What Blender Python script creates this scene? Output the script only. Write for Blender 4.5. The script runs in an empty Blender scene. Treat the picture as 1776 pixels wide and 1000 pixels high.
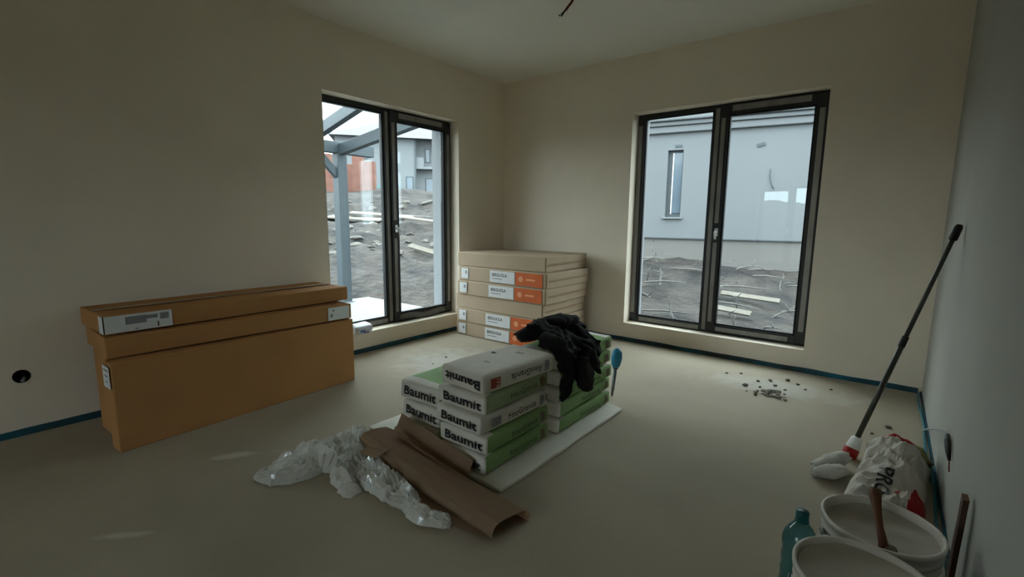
import bpy, bmesh, math, random
from mathutils import Vector, Matrix, noise

random.seed(7)
S = bpy.context.scene
COL = S.collection
R = math.radians

# ------------------------------------------------------------------ camera
cd = bpy.data.cameras.new('camera')
cd.sensor_width = 36.0
cd.lens = 16.503
cd.clip_start = 0.05
cd.clip_end = 400
cam = bpy.data.objects.new('camera', cd)
COL.objects.link(cam)
_f = Vector((-0.6178, 0.7727, -0.1449)).normalized()
_r = Vector((0.7805, 0.6251, 0.0103)).normalized()
_u = _r.cross(_f).normalized()
_r = _f.cross(_u).normalized()
cam.matrix_world = Matrix(((_r.x, _u.x, -_f.x, 3.522), (_r.y, _u.y, -_f.y, -4.235), (_r.z, _u.z, -_f.z, 1.170), (0, 0, 0, 1)))
S.camera = cam

# ------------------------------------------------------------------ world: even overcast sky
SKY = 2.0
wd = bpy.data.worlds.new('overcast_sky')
S.world = wd
wd.use_nodes = True
bg = wd.node_tree.nodes['Background']
bg.inputs[0].default_value = (0.90, 0.965, 1.0, 1)
bg.inputs[1].default_value = SKY

S.view_settings.view_transform = 'Standard'
S.view_settings.look = 'None'
S.view_settings.gamma = 1
S.view_settings.use_curve_mapping = False
S.view_settings.exposure = 2.12
S.cycles.use_denoising = True
S.cycles.max_bounces = 16
S.cycles.diffuse_bounces = 8
S.cycles.transparent_max_bounces = 24
S.cycles.sample_clamp_indirect = 6.0


# ------------------------------------------------------------------ materials
def mat(name, col, rough=0.8, var=0.0, scale=6.0, bump=0.0, bscale=40.0, col2=None, metal=0.0, spec=0.35, detail=5.0, stretch=None):
    """Principled material whose colour wanders a little by noise."""
    m = bpy.data.materials.new(name)
    m.use_nodes = True
    nt = m.node_tree
    b = nt.nodes['Principled BSDF']
    b.inputs['Roughness'].default_value = rough
    b.inputs['Metallic'].default_value = metal
    b.inputs['Specular IOR Level'].default_value = spec
    tc = nt.nodes.new('ShaderNodeTexCoord')
    src = tc.outputs['Object']
    if stretch:
        mp = nt.nodes.new('ShaderNodeMapping')
        mp.inputs['Scale'].default_value = stretch
        nt.links.new(src, mp.inputs[0])
        src = mp.outputs[0]
    c1 = (*col, 1)
    if col2 is None:
        col2 = tuple(max(0, c * (1 - var)) for c in col)
    n = nt.nodes.new('ShaderNodeTexNoise')
    n.inputs['Scale'].default_value = scale
    n.inputs['Detail'].default_value = detail
    nt.links.new(src, n.inputs['Vector'])
    rp = nt.nodes.new('ShaderNodeValToRGB')
    rp.color_ramp.elements[0].position = 0.33
    rp.color_ramp.elements[1].position = 0.67
    rp.color_ramp.elements[0].color = (*col2, 1)
    rp.color_ramp.elements[1].color = c1
    nt.links.new(n.outputs['Fac'], rp.inputs[0])
    nt.links.new(rp.outputs[0], b.inputs['Base Color'])
    if bump > 0:
        n2 = nt.nodes.new('ShaderNodeTexNoise')
        n2.inputs['Scale'].default_value = bscale
        n2.inputs['Detail'].default_value = 4
        nt.links.new(src, n2.inputs['Vector'])
        bp = nt.nodes.new('ShaderNodeBump')
        bp.inputs['Strength'].default_value = bump
        bp.inputs['Distance'].default_value = 0.01
        nt.links.new(n2.outputs['Fac'], bp.inputs['Height'])
        nt.links.new(bp.outputs[0], b.inputs['Normal'])
    return m


def mat_glass_pane(name, tint=(0.90, 0.95, 0.95)):
    m = bpy.data.materials.new(name)
    m.use_nodes = True
    nt = m.node_tree
    nt.nodes.remove(nt.nodes['Principled BSDF'])
    out = nt.nodes['Material Output']
    tr = nt.nodes.new('ShaderNodeBsdfTransparent')
    tr.inputs[0].default_value = (*tint, 1)
    gl = nt.nodes.new('ShaderNodeBsdfGlossy')
    gl.inputs['Roughness'].default_value = 0.0
    gl.inputs['Color'].default_value = (0.9, 0.95, 1, 1)
    lw = nt.nodes.new('ShaderNodeLayerWeight')
    pw = nt.nodes.new('ShaderNodeMath'); pw.operation = 'POWER'; pw.inputs[1].default_value = 5
    ma = nt.nodes.new('ShaderNodeMath'); ma.operation = 'MULTIPLY_ADD'; ma.inputs[1].default_value = 0.8; ma.inputs[2].default_value = 0.035
    nt.links.new(lw.outputs['Facing'], pw.inputs[0])
    nt.links.new(pw.outputs[0], ma.inputs[0])
    mx = nt.nodes.new('ShaderNodeMixShader')
    nt.links.new(ma.outputs[0], mx.inputs[0])
    nt.links.new(tr.outputs[0], mx.inputs[1])
    nt.links.new(gl.outputs[0], mx.inputs[2])
    nt.links.new(mx.outputs[0], out.inputs[0])
    return m


def mat_film(name, col=(0.80, 0.82, 0.80), clear=0.25, rough=0.22):
    """thin milky polythene: diffuse + translucent + clear + sheen"""
    m = bpy.data.materials.new(name)
    m.use_nodes = True
    nt = m.node_tree
    nt.nodes.remove(nt.nodes['Principled BSDF'])
    out = nt.nodes['Material Output']
    df = nt.nodes.new('ShaderNodeBsdfDiffuse'); df.inputs[0].default_value = (*col, 1)
    tl = nt.nodes.new('ShaderNodeBsdfTranslucent'); tl.inputs[0].default_value = (*col, 1)
    tr = nt.nodes.new('ShaderNodeBsdfTransparent'); tr.inputs[0].default_value = (0.95, 0.96, 0.95, 1)
    gl = nt.nodes.new('ShaderNodeBsdfGlossy'); gl.inputs['Roughness'].default_value = rough; gl.inputs['Color'].default_value = (0.9, 0.95, 1, 1)
    a = nt.nodes.new('ShaderNodeMixShader'); a.inputs[0].default_value = 0.35
    b = nt.nodes.new('ShaderNodeMixShader'); b.inputs[0].default_value = clear
    c = nt.nodes.new('ShaderNodeMixShader')
    lw = nt.nodes.new('ShaderNodeLayerWeight'); lw.inputs[0].default_value = 0.35
    mm = nt.nodes.new('ShaderNodeMath'); mm.operation = 'MULTIPLY_ADD'; mm.inputs[1].default_value = 0.4; mm.inputs[2].default_value = 0.05
    nt.links.new(lw.outputs['Fresnel'], mm.inputs[0])
    nt.links.new(df.outputs[0], a.inputs[1]); nt.links.new(tl.outputs[0], a.inputs[2])
    nt.links.new(a.outputs[0], b.inputs[1]); nt.links.new(tr.outputs[0], b.inputs[2])
    nt.links.new(mm.outputs[0], c.inputs[0]); nt.links.new(b.outputs[0], c.inputs[1]); nt.links.new(gl.outputs[0], c.inputs[2])
    nt.links.new(c.outputs[0], out.inputs[0])
    return m


def mat_floor():
    """power-floated screed with dust patches and two old plaster smears"""
    m = mat('screed', (0.395, 0.342, 0.258), rough=0.8, var=0.16, scale=1.3, bump=0.10, bscale=60, detail=7, spec=0.2)
    nt = m.node_tree
    b = nt.nodes['Principled BSDF']
    base = b.inputs['Base Color'].links[0].from_socket
    tc = nt.nodes.new('ShaderNodeTexCoord')
    n = nt.nodes.new('ShaderNodeTexNoise'); n.inputs['Scale'].default_value = 9; n.inputs['Detail'].default_value = 6
    nt.links.new(tc.outputs['Object'], n.inputs['Vector'])

    def smear(p0, p1, w, prev, col, amount):
        p0 = Vector(p0); p1 = Vector(p1); d = p1 - p0; L = d.length; d.normalize()
        ang = math.atan2(d.y, d.x)
        mp = nt.nodes.new('ShaderNodeMapping'); mp.vector_type = 'TEXTURE'
        mp.inputs['Location'].default_value = ((p0.x + p1.x) / 2, (p0.y + p1.y) / 2, 0)
        mp.inputs['Rotation'].default_value = (0, 0, ang)
        mp.inputs['Scale'].default_value = (L / 2, w, 1)
        nt.links.new(tc.outputs['Object'], mp.inputs[0])
        ln = nt.nodes.new('ShaderNodeVectorMath'); ln.operation = 'LENGTH'
        nt.links.new(mp.outputs[0], ln.inputs[0])
        ad = nt.nodes.new('ShaderNodeMath'); ad.operation = 'MULTIPLY_ADD'; ad.inputs[1].default_value = 1.6; ad.inputs[2].default_value = -0.8
        nt.links.new(n.outputs['Fac'], ad.inputs[0])
        sm = nt.nodes.new('ShaderNodeMath'); sm.operation = 'ADD'
        nt.links.new(ln.outputs['Value'], sm.inputs[0]); nt.links.new(ad.outputs[0], sm.inputs[1])
        mr = nt.nodes.new('ShaderNodeMapRange'); mr.inputs[1].default_value = 1.0; mr.inputs[2].default_value = 0.35; mr.inputs[3].default_value = 0; mr.inputs[4].default_value = amount
        nt.links.new(sm.outputs[0], mr.inputs[0])
        mx = nt.nodes.new('ShaderNodeMix'); mx.data_type = 'RGBA'
        nt.links.new(mr.outputs[0], mx.inputs[0]); nt.links.new(prev, mx.inputs[6]); mx.inputs[7].default_value = (*col, 1)
        return mx.outputs[2]
    c = smear((1.03, -3.49), (1.17, -3.26), 0.035, base, (0.55, 0.52, 0.44), 0.75)
    c = smear((1.17, -3.26), (1.42, -3.05), 0.025, c, (0.52, 0.49, 0.42), 0.4)
    c = smear((1.33, -3.98), (1.50, -3.80), 0.022, c, (0.55, 0.52, 0.45), 0.6)
    c = smear((2.45, -0.60), (3.55, -0.45), 0.22, c, (0.47, 0.45, 0.40), 0.6)
    c = smear((0.35, -1.9), (1.3, -1.35), 0.5, c, (0.47, 0.45, 0.40), 0.7)
    nt.links.new(c, b.inputs['Base Color'])
    return m


M = {}
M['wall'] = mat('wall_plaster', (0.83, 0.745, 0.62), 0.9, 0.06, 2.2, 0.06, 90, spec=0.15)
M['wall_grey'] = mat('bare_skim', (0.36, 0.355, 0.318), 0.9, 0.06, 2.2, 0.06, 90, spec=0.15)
M['ceil'] = mat('ceiling_plaster', (0.76, 0.74, 0.66), 0.9, 0.05, 1.6, 0.04, 90, spec=0.15)
M['render'] = mat('outer_render', (0.27, 0.285, 0.295), 0.9, 0.04, 3, 0.06, 120, spec=0.1)
M['floor'] = mat_floor()
M['anthracite'] = mat('anthracite_profile', (0.022, 0.024, 0.025), 0.45, 0.2, 20)
M['gasket'] = mat('black_gasket', (0.010, 0.010, 0.011), 0.7, 0.2, 20)
M['tape_film'] = mat('profile_protection_film', (0.27, 0.26, 0.24), 0.4, 0.25, 14, 0.15, 35, stretch=(1, 1, 0.4))
M['alu'] = mat('brushed_alu', (0.62, 0.63, 0.62), 0.35, 0.1, 30, metal=0.9)
M['white_plastic'] = mat('white_plastic', (0.72, 0.71, 0.68), 0.4, 0.05, 10)
M['pane'] = mat_glass_pane('window_glass')
M['foam'] = mat('edge_strip_foam', (0.012, 0.125, 0.18), 0.8, 0, 2.6, 0.2, 50, col2=(0.020, 0.028, 0.027), detail=3)
M['foam'].node_tree.nodes['Color Ramp'].color_ramp.elements[0].position = 0.40
M['card'] = mat('cardboard', (0.43, 0.218, 0.085), 0.85, 0.10, 4, 0.05, 160, spec=0.15)
M['card_b'] = mat('cardboard_pale', (0.46, 0.36, 0.26), 0.85, 0.08, 5, 0.05, 160, spec=0.15)
M['card_c'] = mat('cardboard_sheet', (0.47, 0.335, 0.225), 0.85, 0.10, 4, 0.05, 160, spec=0.15)
M['card_edge'] = mat('cardboard_edge', (0.25, 0.16, 0.09), 0.9, 0.35, 60, stretch=(1, 1, 6))
M['tape'] = mat('brown_tape', (0.33, 0.215, 0.125), 0.35, 0.1, 9)
M['label'] = mat('paper_label', (0.70, 0.71, 0.72), 0.6, 0.06, 20)
M['print_grey'] = mat('grey_print', (0.24, 0.25, 0.26), 0.7, 0.2, 50)
M['print_pale'] = mat('pale_grey_print', (0.45, 0.45, 0.45), 0.7, 0.2, 50)
M['ink'] = mat('black_ink', (0.02, 0.02, 0.022), 0.6, 0.2, 40)
M['orange'] = mat('orange_print', (0.62, 0.13, 0.03), 0.6, 0.15, 12)
M['orange_lt'] = mat('pale_orange_print', (0.78, 0.35, 0.18), 0.6, 0.1, 12)
M['bag_white'] = mat('paper_sack_white', (0.76, 0.73, 0.66), 0.75, 0.08, 7, 0.25, 18, spec=0.2)
M['bag_green'] = mat('paper_sack_green', (0.29, 0.46, 0.19), 0.7, 0.20, 6, 0.25, 18, spec=0.2)
M['bag_olive'] = mat('paper_sack_olive', (0.36, 0.44, 0.25), 0.7, 0.2, 6, 0.25, 18, spec=0.2)
M['green_ink'] = mat('dark_green_ink', (0.045, 0.09, 0.03), 0.6, 0.2, 40)
M['deep_red'] = mat('deep_red_print', (0.36, 0.008, 0.012), 0.6, 0.2, 30)
M['red_ink'] = mat('red_ink', (0.42, 0.05, 0.035), 0.6, 0.2, 30)
M['brown_ink'] = mat('brown_print', (0.20, 0.14, 0.08), 0.6, 0.3, 60)
M['eps'] = mat('white_board', (0.74, 0.71, 0.63), 0.8, 0.10, 9, 0.2, 60)
M['black_cloth'] = mat('black_cloth', (0.010, 0.011, 0.010), 0.85, 0.4, 25, 0.4, 120, spec=0.2)
M['film'] = mat_film('polythene_film', (0.88, 0.88, 0.84), 0.24, 0.20)
M['film_b'] = mat_film('polythene_film_white', (0.90, 0.90, 0.86), 0.14, 0.14)
M['blue'] = mat('blue_rubber', (0.02, 0.22, 0.36), 0.5, 0.15, 20)
M['steel'] = mat('dull_steel', (0.22, 0.25, 0.26), 0.45, 0.2, 30, metal=0.6)
M['pole'] = mat('dark_pole', (0.045, 0.045, 0.032), 0.4, 0.3, 12)
M['black'] = mat('black_plastic', (0.008, 0.008, 0.008), 0.6, 0.2, 12)
M['red'] = mat('red_plastic', (0.38, 0.012, 0.012), 0.45, 0.2, 12)
M['bucket'] = mat('bucket_plastic', (0.56, 0.52, 0.45), 0.5, 0.10, 7, spec=0.4)
M['putty'] = mat('beige_putty', (0.40, 0.36, 0.29), 0.75, 0.14, 7, 0.35, 14)
M['stick'] = mat('brown_wood', (0.13, 0.045, 0.018), 0.6, 0.35, 9, stretch=(1, 1, 0.2))
M['plank'] = mat('dark_red_wood', (0.075, 0.036, 0.022), 0.7, 0.35, 9, stretch=(1, 1, 0.2))
M['sack'] = mat('cream_paper', (0.52, 0.48, 0.41), 0.8, 0.14, 9, 0.3, 30)
M['rag'] = mat('cream_rag', (0.58, 0.56, 0.50), 0.95, 0.25, 14, 0.6, 80)
M['olive'] = mat('olive_paper', (0.22, 0.22, 0.10), 0.8, 0.3, 14)
M['debris'] = mat('mortar_debris', (0.22, 0.19, 0.15), 0.95, 0.4, 40, 0.6, 60)
M['debris_lt'] = mat('pale_crumb', (0.60, 0.58, 0.53), 0.95, 0.3, 40)
M['cable'] = mat('grey_cable', (0.30, 0.33, 0.33), 0.5, 0.1, 20)
M['copper'] = mat('copper_brown_cable', (0.22, 0.055, 0.02), 0.5, 0.3, 20)
M['dark'] = mat('dark_socket', (0.006, 0.006, 0.006), 0.8, 0.2, 20)
M['dirt'] = mat('yard_soil', (0.056, 0.049, 0.043), 0.95, 0, 1.9, 1.0, 7, col2=(0.015, 0.0145, 0.015), detail=10)
M['dirt'].node_tree.nodes['Bump'].inputs['Distance'].default_value = 0.12
M['stone'] = mat('pale_rubble', (0.125, 0.117, 0.102), 0.9, 0.45, 5, 0.4, 20)
M['root'] = mat('bleached_root', (0.145, 0.14, 0.13), 0.9, 0.3, 14)
M['board'] = mat('raw_board', (0.15, 0.137, 0.113), 0.8, 0.2, 8)
M['terrace'] = mat('terrace_slab', (0.185, 0.20, 0.192), 0.7, 0.05, 4)
M['pergola'] = mat('pergola_steel', (0.058, 0.075, 0.087), 0.5, 0.10, 8)
M['house'] = mat('neighbour_render', (0.141, 0.151, 0.157), 0.9, 0.04, 0.8, 0.0, 90, spec=0.1)
M['plinth'] = mat('neighbour_plinth', (0.141, 0.137, 0.130), 0.9, 0.06, 0.8, 0.0, 90, spec=0.1)
M['hshade'] = mat('window_recess_grey', (0.062, 0.075, 0.083), 0.7, 0.1, 5)
M['hglass'] = mat('far_window_glass', (0.09, 0.12, 0.15), 0.15, 0.15, 3, spec=0.5)
M['roof'] = mat('grey_roof_tile', (0.105, 0.117, 0.13), 0.7, 0.15, 5)
M['brickwall'] = mat('hollow_brick', (0.165, 0.078, 0.058), 0.9, 0.25, 2.5)
M['fhouse'] = mat('far_house_render', (0.15, 0.164, 0.172), 0.9, 0.05, 0.6)
M['rail'] = mat('turquoise_rail', (0.09, 0.17, 0.18), 0.6, 0.1, 4)
M['pack_w'] = mat('packet_white', (0.68, 0.70, 0.76), 0.4, 0.08, 20)
M['pack_b'] = mat('packet_blue', (0.10, 0.20, 0.45), 0.4, 0.2, 20)
M['pack_p'] = mat('packet_purple', (0.20, 0.12, 0.36), 0.4, 0.2, 20)


def mat_bottle():
    m = bpy.data.materials.new('teal_pet')
    m.use_nodes = True
    nt = m.node_tree
    b = nt.nodes['Principled BSDF']
    b.inputs['Base Color'].default_value = (0.14, 0.40, 0.44, 1)
    b.inputs['Roughness'].default_value = 0.05
    b.inputs['Transmission Weight'].default_value = 0.9
    b.inputs['IOR'].default_value = 1.12
    b.inputs['Coat Weight'].default_value = 0.7
    b.inputs['Coat Roughness'].default_value = 0.05
    return m


M['pet'] = mat_bottle()
M['teal_cap'] = mat('teal_cap', (0.004, 0.085, 0.085), 0.4, 0.1, 20)


# ------------------------------------------------------------------ helpers
def thing(name, label, cat, loc=(0, 0, 0), rot=(0, 0, 0), group=None):
    o = bpy.data.objects.new(name, None)
    o.empty_display_size = 0.1
    COL.objects.link(o)
    o.location = loc
    o.rotation_euler = rot
    o['label'] = label
    o['category'] = cat
    if group:
        o['group'] = group
    return o


def tag(o, label, cat, group=None):
    o['label'] = label
    o['category'] = cat
    if group:
        o['group'] = group
    return o


def obj(name, bm, m, parent=None, smooth=False, loc=None):
    me = bpy.data.meshes.new(name)
    bm.normal_update()
    bm.to_mesh(me)
    bm.free()
    for x in (m if isinstance(m, (list, tuple)) else [m]):
        me.materials.append(x)
    if smooth:
        for p in me.polygons:
            p.use_smooth = True
    o = bpy.data.objects.new(name, me)
    COL.objects.link(o)
    if parent is not None:
        o.parent = parent
    if loc is not None:
        o.location = loc
    return o


def struct(o):
    o['kind'] = 'structure'
    return o


def add_box(bm, x0, x1, y0, y1, z0, z1, bev=0.0, mi=0, mtx=None):
    t = bmesh.new()
    bmesh.ops.create_cube(t, size=1.0)
    for v in t.verts:
        v.co = Vector((x0 + (v.co.x + .5) * (x1 - x0), y0 + (v.co.y + .5) * (y1 - y0), z0 + (v.co.z + .5) * (z1 - z0)))
    if bev > 0:
        bmesh.ops.bevel(t, geom=t.edges[:], offset=bev, segments=2, profile=0.5, affect='EDGES')
    if mtx is not None:
        bmesh.ops.transform(t, matrix=mtx, verts=t.verts)
    for f in t.faces:
        f.material_index = mi
    merge(bm, t)
    return bm


def merge(bm, t):
    me = bpy.data.meshes.new('tmp')
    t.to_mesh(me)
    t.free()
    bm.from_mesh(me)
    bpy.data.meshes.remove(me)


def box(name, x0, x1, y0, y1, z0, z1, m, parent=None, bev=0.0):
    bm = bmesh.new()
    add_box(bm, x0, x1, y0, y1, z0, z1, bev)
    return obj(name, bm, m, parent)


def tube_bm(pts, rad, seg=8, bm=None, cap=True):
    """rad: number or list"""
    bm = bm or bmesh.new()
    pts = [Vector(p) for p in pts]
    n = len(pts)
    rads = rad if isinstance(rad, (list, tuple)) else [rad] * n
    rings = []
    side = None
    for i, p in enumerate(pts):
        d = (pts[min(i + 1, n - 1)] - pts[max(i - 1, 0)]).normalized()
        if side is None:
            side = d.orthogonal().normalized()
        side = (side - d * side.dot(d)).normalized()
        up = d.cross(side)
        rings.append([bm.verts.new(p + (side * math.cos(2 * math.pi * k / seg) + up * math.sin(2 * math.pi * k / seg)) * rads[i]) for k in range(seg)])
    for a, b in zip(rings, rings[1:]):
        for k in range(seg):
            bm.faces.new((a[k], a[(k + 1) % seg], b[(k + 1) % seg], b[k]))
    if cap:
        bm.faces.new(rings[0][::-1])
        bm.faces.new(rings[-1])
    return bm


def lathe_bm(prof, seg=40, bm=None, mi=0):
    bm = bm or bmesh.new()
    rings = []
    for r, z in prof:
        if r < 1e-5:
            rings.append([bm.verts.new((0, 0, z))])
        else:
            rings.append([bm.verts.new((r * math.cos(2 * math.pi * k / seg), r * math.sin(2 * math.pi * k / seg), z)) for k in range(seg)])
    for a, b in zip(rings, rings[1:]):
        for k in range(seg):
            k2 = (k + 1) % seg
            if len(a) == 1 and len(b) == 1:
                continue
            if len(a) == 1:
                f = bm.faces.new((a[0], b[k2], b[k]))
            elif len(b) == 1:
                f = bm.faces.new((a[k], a[k2], b[0]))
            else:
                f = bm.faces.new((a[k], a[k2], b[k2], b[k]))
            f.material_index = mi
    return bm


_tc = {}


def text_mesh_data(s, bold=0.0):
    """verts, faces of a string: height about 1, centred on the origin"""
    key = (s, bold)
    if key not in _tc:
        cu = bpy.data.curves.new('t', 'FONT')
        cu.body = s
        cu.size = 1.0
        cu.offset = bold
        cu.resolution_u = 2
        cu.align_x = 'CENTER'
        cu.align_y = 'CENTER'
        o = bpy.data.objects.new('t', cu)
        COL.objects.link(o)
        bpy.context.view_layer.update()
        me = bpy.data.meshes.new_from_object(o.evaluated_get(bpy.context.evaluated_depsgraph_get()))
        vs = [v.co.copy() for v in me.vertices]
        fs = [tuple(p.vertices) for p in me.polygons]
        bpy.data.objects.remove(o)
        bpy.data.meshes.remove(me)
        cx = (min(v.x for v in vs) + max(v.x for v in vs)) / 2
        cy = (min(v.y for v in vs) + max(v.y for v in vs)) / 2
        _tc[key] = ([Vector((v.x - cx, v.y - cy, 0)) for v in vs], fs)
    return _tc[key]


def text(name, s, width, height, org, xd, ud, m, parent, deform=None, bold=0.0, lift=0.0012, fine=0.0):
    """flat lettering of given width/height centred at org with axes xd (reading) and ud (up)"""
    vs, fs = text_mesh_data(s, bold)
    w0 = max(v.x for v in vs) - min(v.x for v in vs)
    h0 = max(v.y for v in vs) - min(v.y for v in vs)
    xd = Vector(xd).normalized(); ud = Vector(ud).normalized(); nd = xd.cross(ud)
    org = Vector(org)
    bm = bmesh.new()
    out = [bm.verts.new(org + xd * (v.x / w0 * width) + ud * (v.y / h0 * height)) for v in vs]
    for f in fs:
        try:
            bm.faces.new([out[i] for i in f])
        except ValueError:
            pass
    if deform:
        if fine:
            for _ in range(3):
                bmesh.ops.subdivide_edges(bm, edges=[e for e in bm.edges if e.calc_length() > fine], cuts=1)
                bmesh.ops.triangulate(bm, faces=bm.faces[:])
        for v in bm.verts:
            v.co = deform(v.co)
    for v in bm.verts:
        v.co += nd * lift
    return obj(name, bm, m, parent)


def quad_patch(name, org, xd, ud, w, h, m, parent, deform=None, lift=0.001, n=4):
    """thin printed patch, gridded so that it can follow a deformed surface"""
    xd = Vector(xd).normalized(); ud = Vector(ud).normalized(); nd = xd.cross(ud); org = Vector(org)
    bm = bmesh.new()
    g = []
    for j in range(n + 1):
        row = []
        for i in range(n + 1):
            p = org + xd * ((i / n - .5) * w) + ud * ((j / n - .5) * h)
            if deform:
                p = deform(p)
            row.append(bm.verts.new(p + nd * lift))
        g.append(row)
    for j in range(n):
        for i in range(n):
            bm.faces.new((g[j][i], g[j][i + 1], g[j + 1][i + 1], g[j + 1][i]))
    return obj(name, bm, m, parent)


def slab(name, org, xd, ud, w, h, t, m, parent):
    """thin box (label, sticker) lying on a face: org = centre of its back"""
    xd = Vector(xd).normalized(); ud = Vector(ud).normalized(); nd = xd.cross(ud)
    mt = Matrix((( xd.x, ud.x, nd.x, org[0]), (xd.y, ud.y, nd.y, org[1]), (xd.z, ud.z, nd.z, org[2]), (0, 0, 0, 1)))
    bm = bmesh.new()
    add_box(bm, -w / 2, w / 2, -h / 2, h / 2, 0, t, mtx=mt)
    return obj(name, bm, m, parent)


def nz(p, s=1.0, seed=0.0):
    return noise.noise(Vector((p[0] * s + seed, p[1] * s - seed * 0.7, p[2] * s + seed * 1.3)))


def sstep(a, b, x):
    t = max(0.0, min(1.0, (x - a) / (b - a)))
    return t * t * (3 - 2 * t)


# ================================================================== SETTING
H = 2.665
W = 3.798
YR = -7.5
TH = 0.40
LW = dict(u0=-2.200, u1=-0.726, z0=0.178, z1=2.150, m=-1.495)
RW = dict(u0=1.550, u1=3.078, z0=0.178, z1=2.158, m=2.285)


def wall_with_holes(name, axis, u0, u1, z0, z1, din, dout, holes, m):
    """wall slab along x ('x': d is y) or y ('y': d is x) with rectangular openings; outer half rendered white"""
    us = sorted({u0, u1, *[h[0] for h in holes], *[h[1] for h in holes]})
    zs = sorted({z0, z1, *[h[2] for h in holes], *[h[3] for h in holes]})
    mid = din + (dout - din) * 0.45
    bm = bmesh.new()
    vc = {}

    def V(u, d, z):
        k = (round(u, 5), round(d, 5), round(z, 5))
        if k not in vc:
            vc[k] = bm.verts.new((u, d, z) if axis == 'x' else (d, u, z))
        return vc[k]

    def solid(i, j):
        if i < 0 or j < 0 or i >= len(us) - 1 or j >= len(zs) - 1:
            return False
        cu = (us[i] + us[i + 1]) / 2; cz = (zs[j] + zs[j + 1]) / 2
        return not any(h[0] < cu < h[1] and h[2] < cz < h[3] for h in holes)
    for i in range(len(us) - 1):
        for j in range(len(zs) - 1):
            if not solid(i, j):
                continue
            a, b, c, d = us[i], us[i + 1], zs[j], zs[j + 1]
            for k, dd in enumerate((din, dout)):
                bm.faces.new((V(a, dd, c), V(b, dd, c), V(b, dd, d), V(a, dd, d))).material_index = k
            for k, (p, q) in enumerate(((din, mid), (mid, dout))):
                fs = []
                if not solid(i - 1, j): fs.append((V(a, p, c), V(a, q, c), V(a, q, d), V(a, p, d)))
                if not solid(i + 1, j): fs.append((V(b, p, c), V(b, q, c), V(b, q, d), V(b, p, d)))
                if not solid(i, j - 1): fs.append((V(a, p, c), V(b, p, c), V(b, q, c), V(a, q, c)))
                if not solid(i, j + 1): fs.append((V(a, p, d), V(b, p, d), V(b, q, d), V(a, q, d)))
                for f in fs:
                    bm.faces.new(f).material_index = k
    bmesh.ops.recalc_face_normals(bm, faces=bm.faces[:])
    return struct(obj(name, bm, [m, M['render']]))


box_o = (-3.988, 0.322)      # wall box for a socket: y, z
wl = wall_with_holes('wall_left', 'y', YR, 0.0, 0.0, H, 0.0, -TH, [(LW['u0'], LW['u1'], LW['z0'], LW['z1'])], M['wall'])
# drill the round hole of the socket box
cb = lathe_bm([(0, -0.06), (0.036, -0.06), (0.036, 0.02), (0, 0.02)], 14)
bmesh.ops.recalc_face_normals(cb, faces=cb.faces[:])
cut = obj('cutter', cb, M['dark'])
cut.matrix_world = Matrix.Translation((0, box_o[0], box_o[1])) @ Matrix.Rotation(R(90), 4, 'Y')
md = wl.modifiers.new('b', 'BOOLEAN')
md.object = cut
md.solver = 'EXACT'
bpy.context.view_layer.update()
nm = bpy.data.meshes.new_from_object(wl.evaluated_get(bpy.context.evaluated_depsgraph_get()))
wl.modifiers.clear()
wl.data = nm
bpy.data.objects.remove(cut)

wall_with_holes('wall_back', 'x', -TH, W + TH, 0.0, H, 0.0, TH, [(RW['u0'], RW['u1'], RW['z0'], RW['z1'])], M['wall'])
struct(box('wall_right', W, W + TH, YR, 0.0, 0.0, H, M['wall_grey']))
BW = dict(u0=1.07, u1=2.62, z0=0.18, z1=1.97, m=1.745)
wall_with_holes('wall_rear', 'x', -TH, W + TH, 0.0, H, YR, YR - TH, [(BW['u0'], BW['u1'], BW['z0'], BW['z1'])], M['wall'])
struct(box('ceiling', -TH, W + TH, YR - TH, TH, H, H + 0.25, M['ceil']))
struct(box('floor', -TH, W + TH, YR - TH, TH, -0.25, 0.0, M['floor']))


# perimeter foam strip at the foot of the walls
def strip(name, axis, u0, u1, d, sgn, n, hfun):
    bm = bmesh.new()
    prev = None
    for i in range(n + 1):
        u = u0 + (u1 - u0) * i / n
        t = 0.009 + 0.004 * nz((u * 3, 0, 0), 1.0, 3.1)
        h = hfun(u)
        ring = []
        for dd, z in ((0.0, 0.0), (t, 0.0), (t, h), (0.0, h)):
            q = d + sgn * dd
            ring.append(bm.verts.new((u, q, z) if axis == 'x' else (q, u, z)))
        if prev:
            for k in range(4):
                bm.faces.new((prev[k], prev[(k + 1) % 4], ring[(k + 1) % 4], ring[k]))
        else:
            bm.faces.new(ring[::-1])
        prev = ring
    bm.faces.new(prev)
    bmesh.ops.recalc_face_normals(bm, faces=bm.faces[:])
    return struct(obj(name, bm, M['foam']))


strip('baseboard_left', 'y', YR + 0.02, -0.02, 0.0, 1, 60, lambda u: 0.038 + 0.006 * nz((u * 4, 1, 0)))
strip('baseboard_back', 'x', 0.02, W - 0.02, 0.0, -1, 60, lambda u: 0.036 + 0.007 * nz((u * 4, 2, 0)))
strip('baseboard_right', 'y', YR + 0.02, -0.02, W, -1, 60, lambda u: 0.020 + 0.006 * nz((u * 4, 3, 0)))


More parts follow.
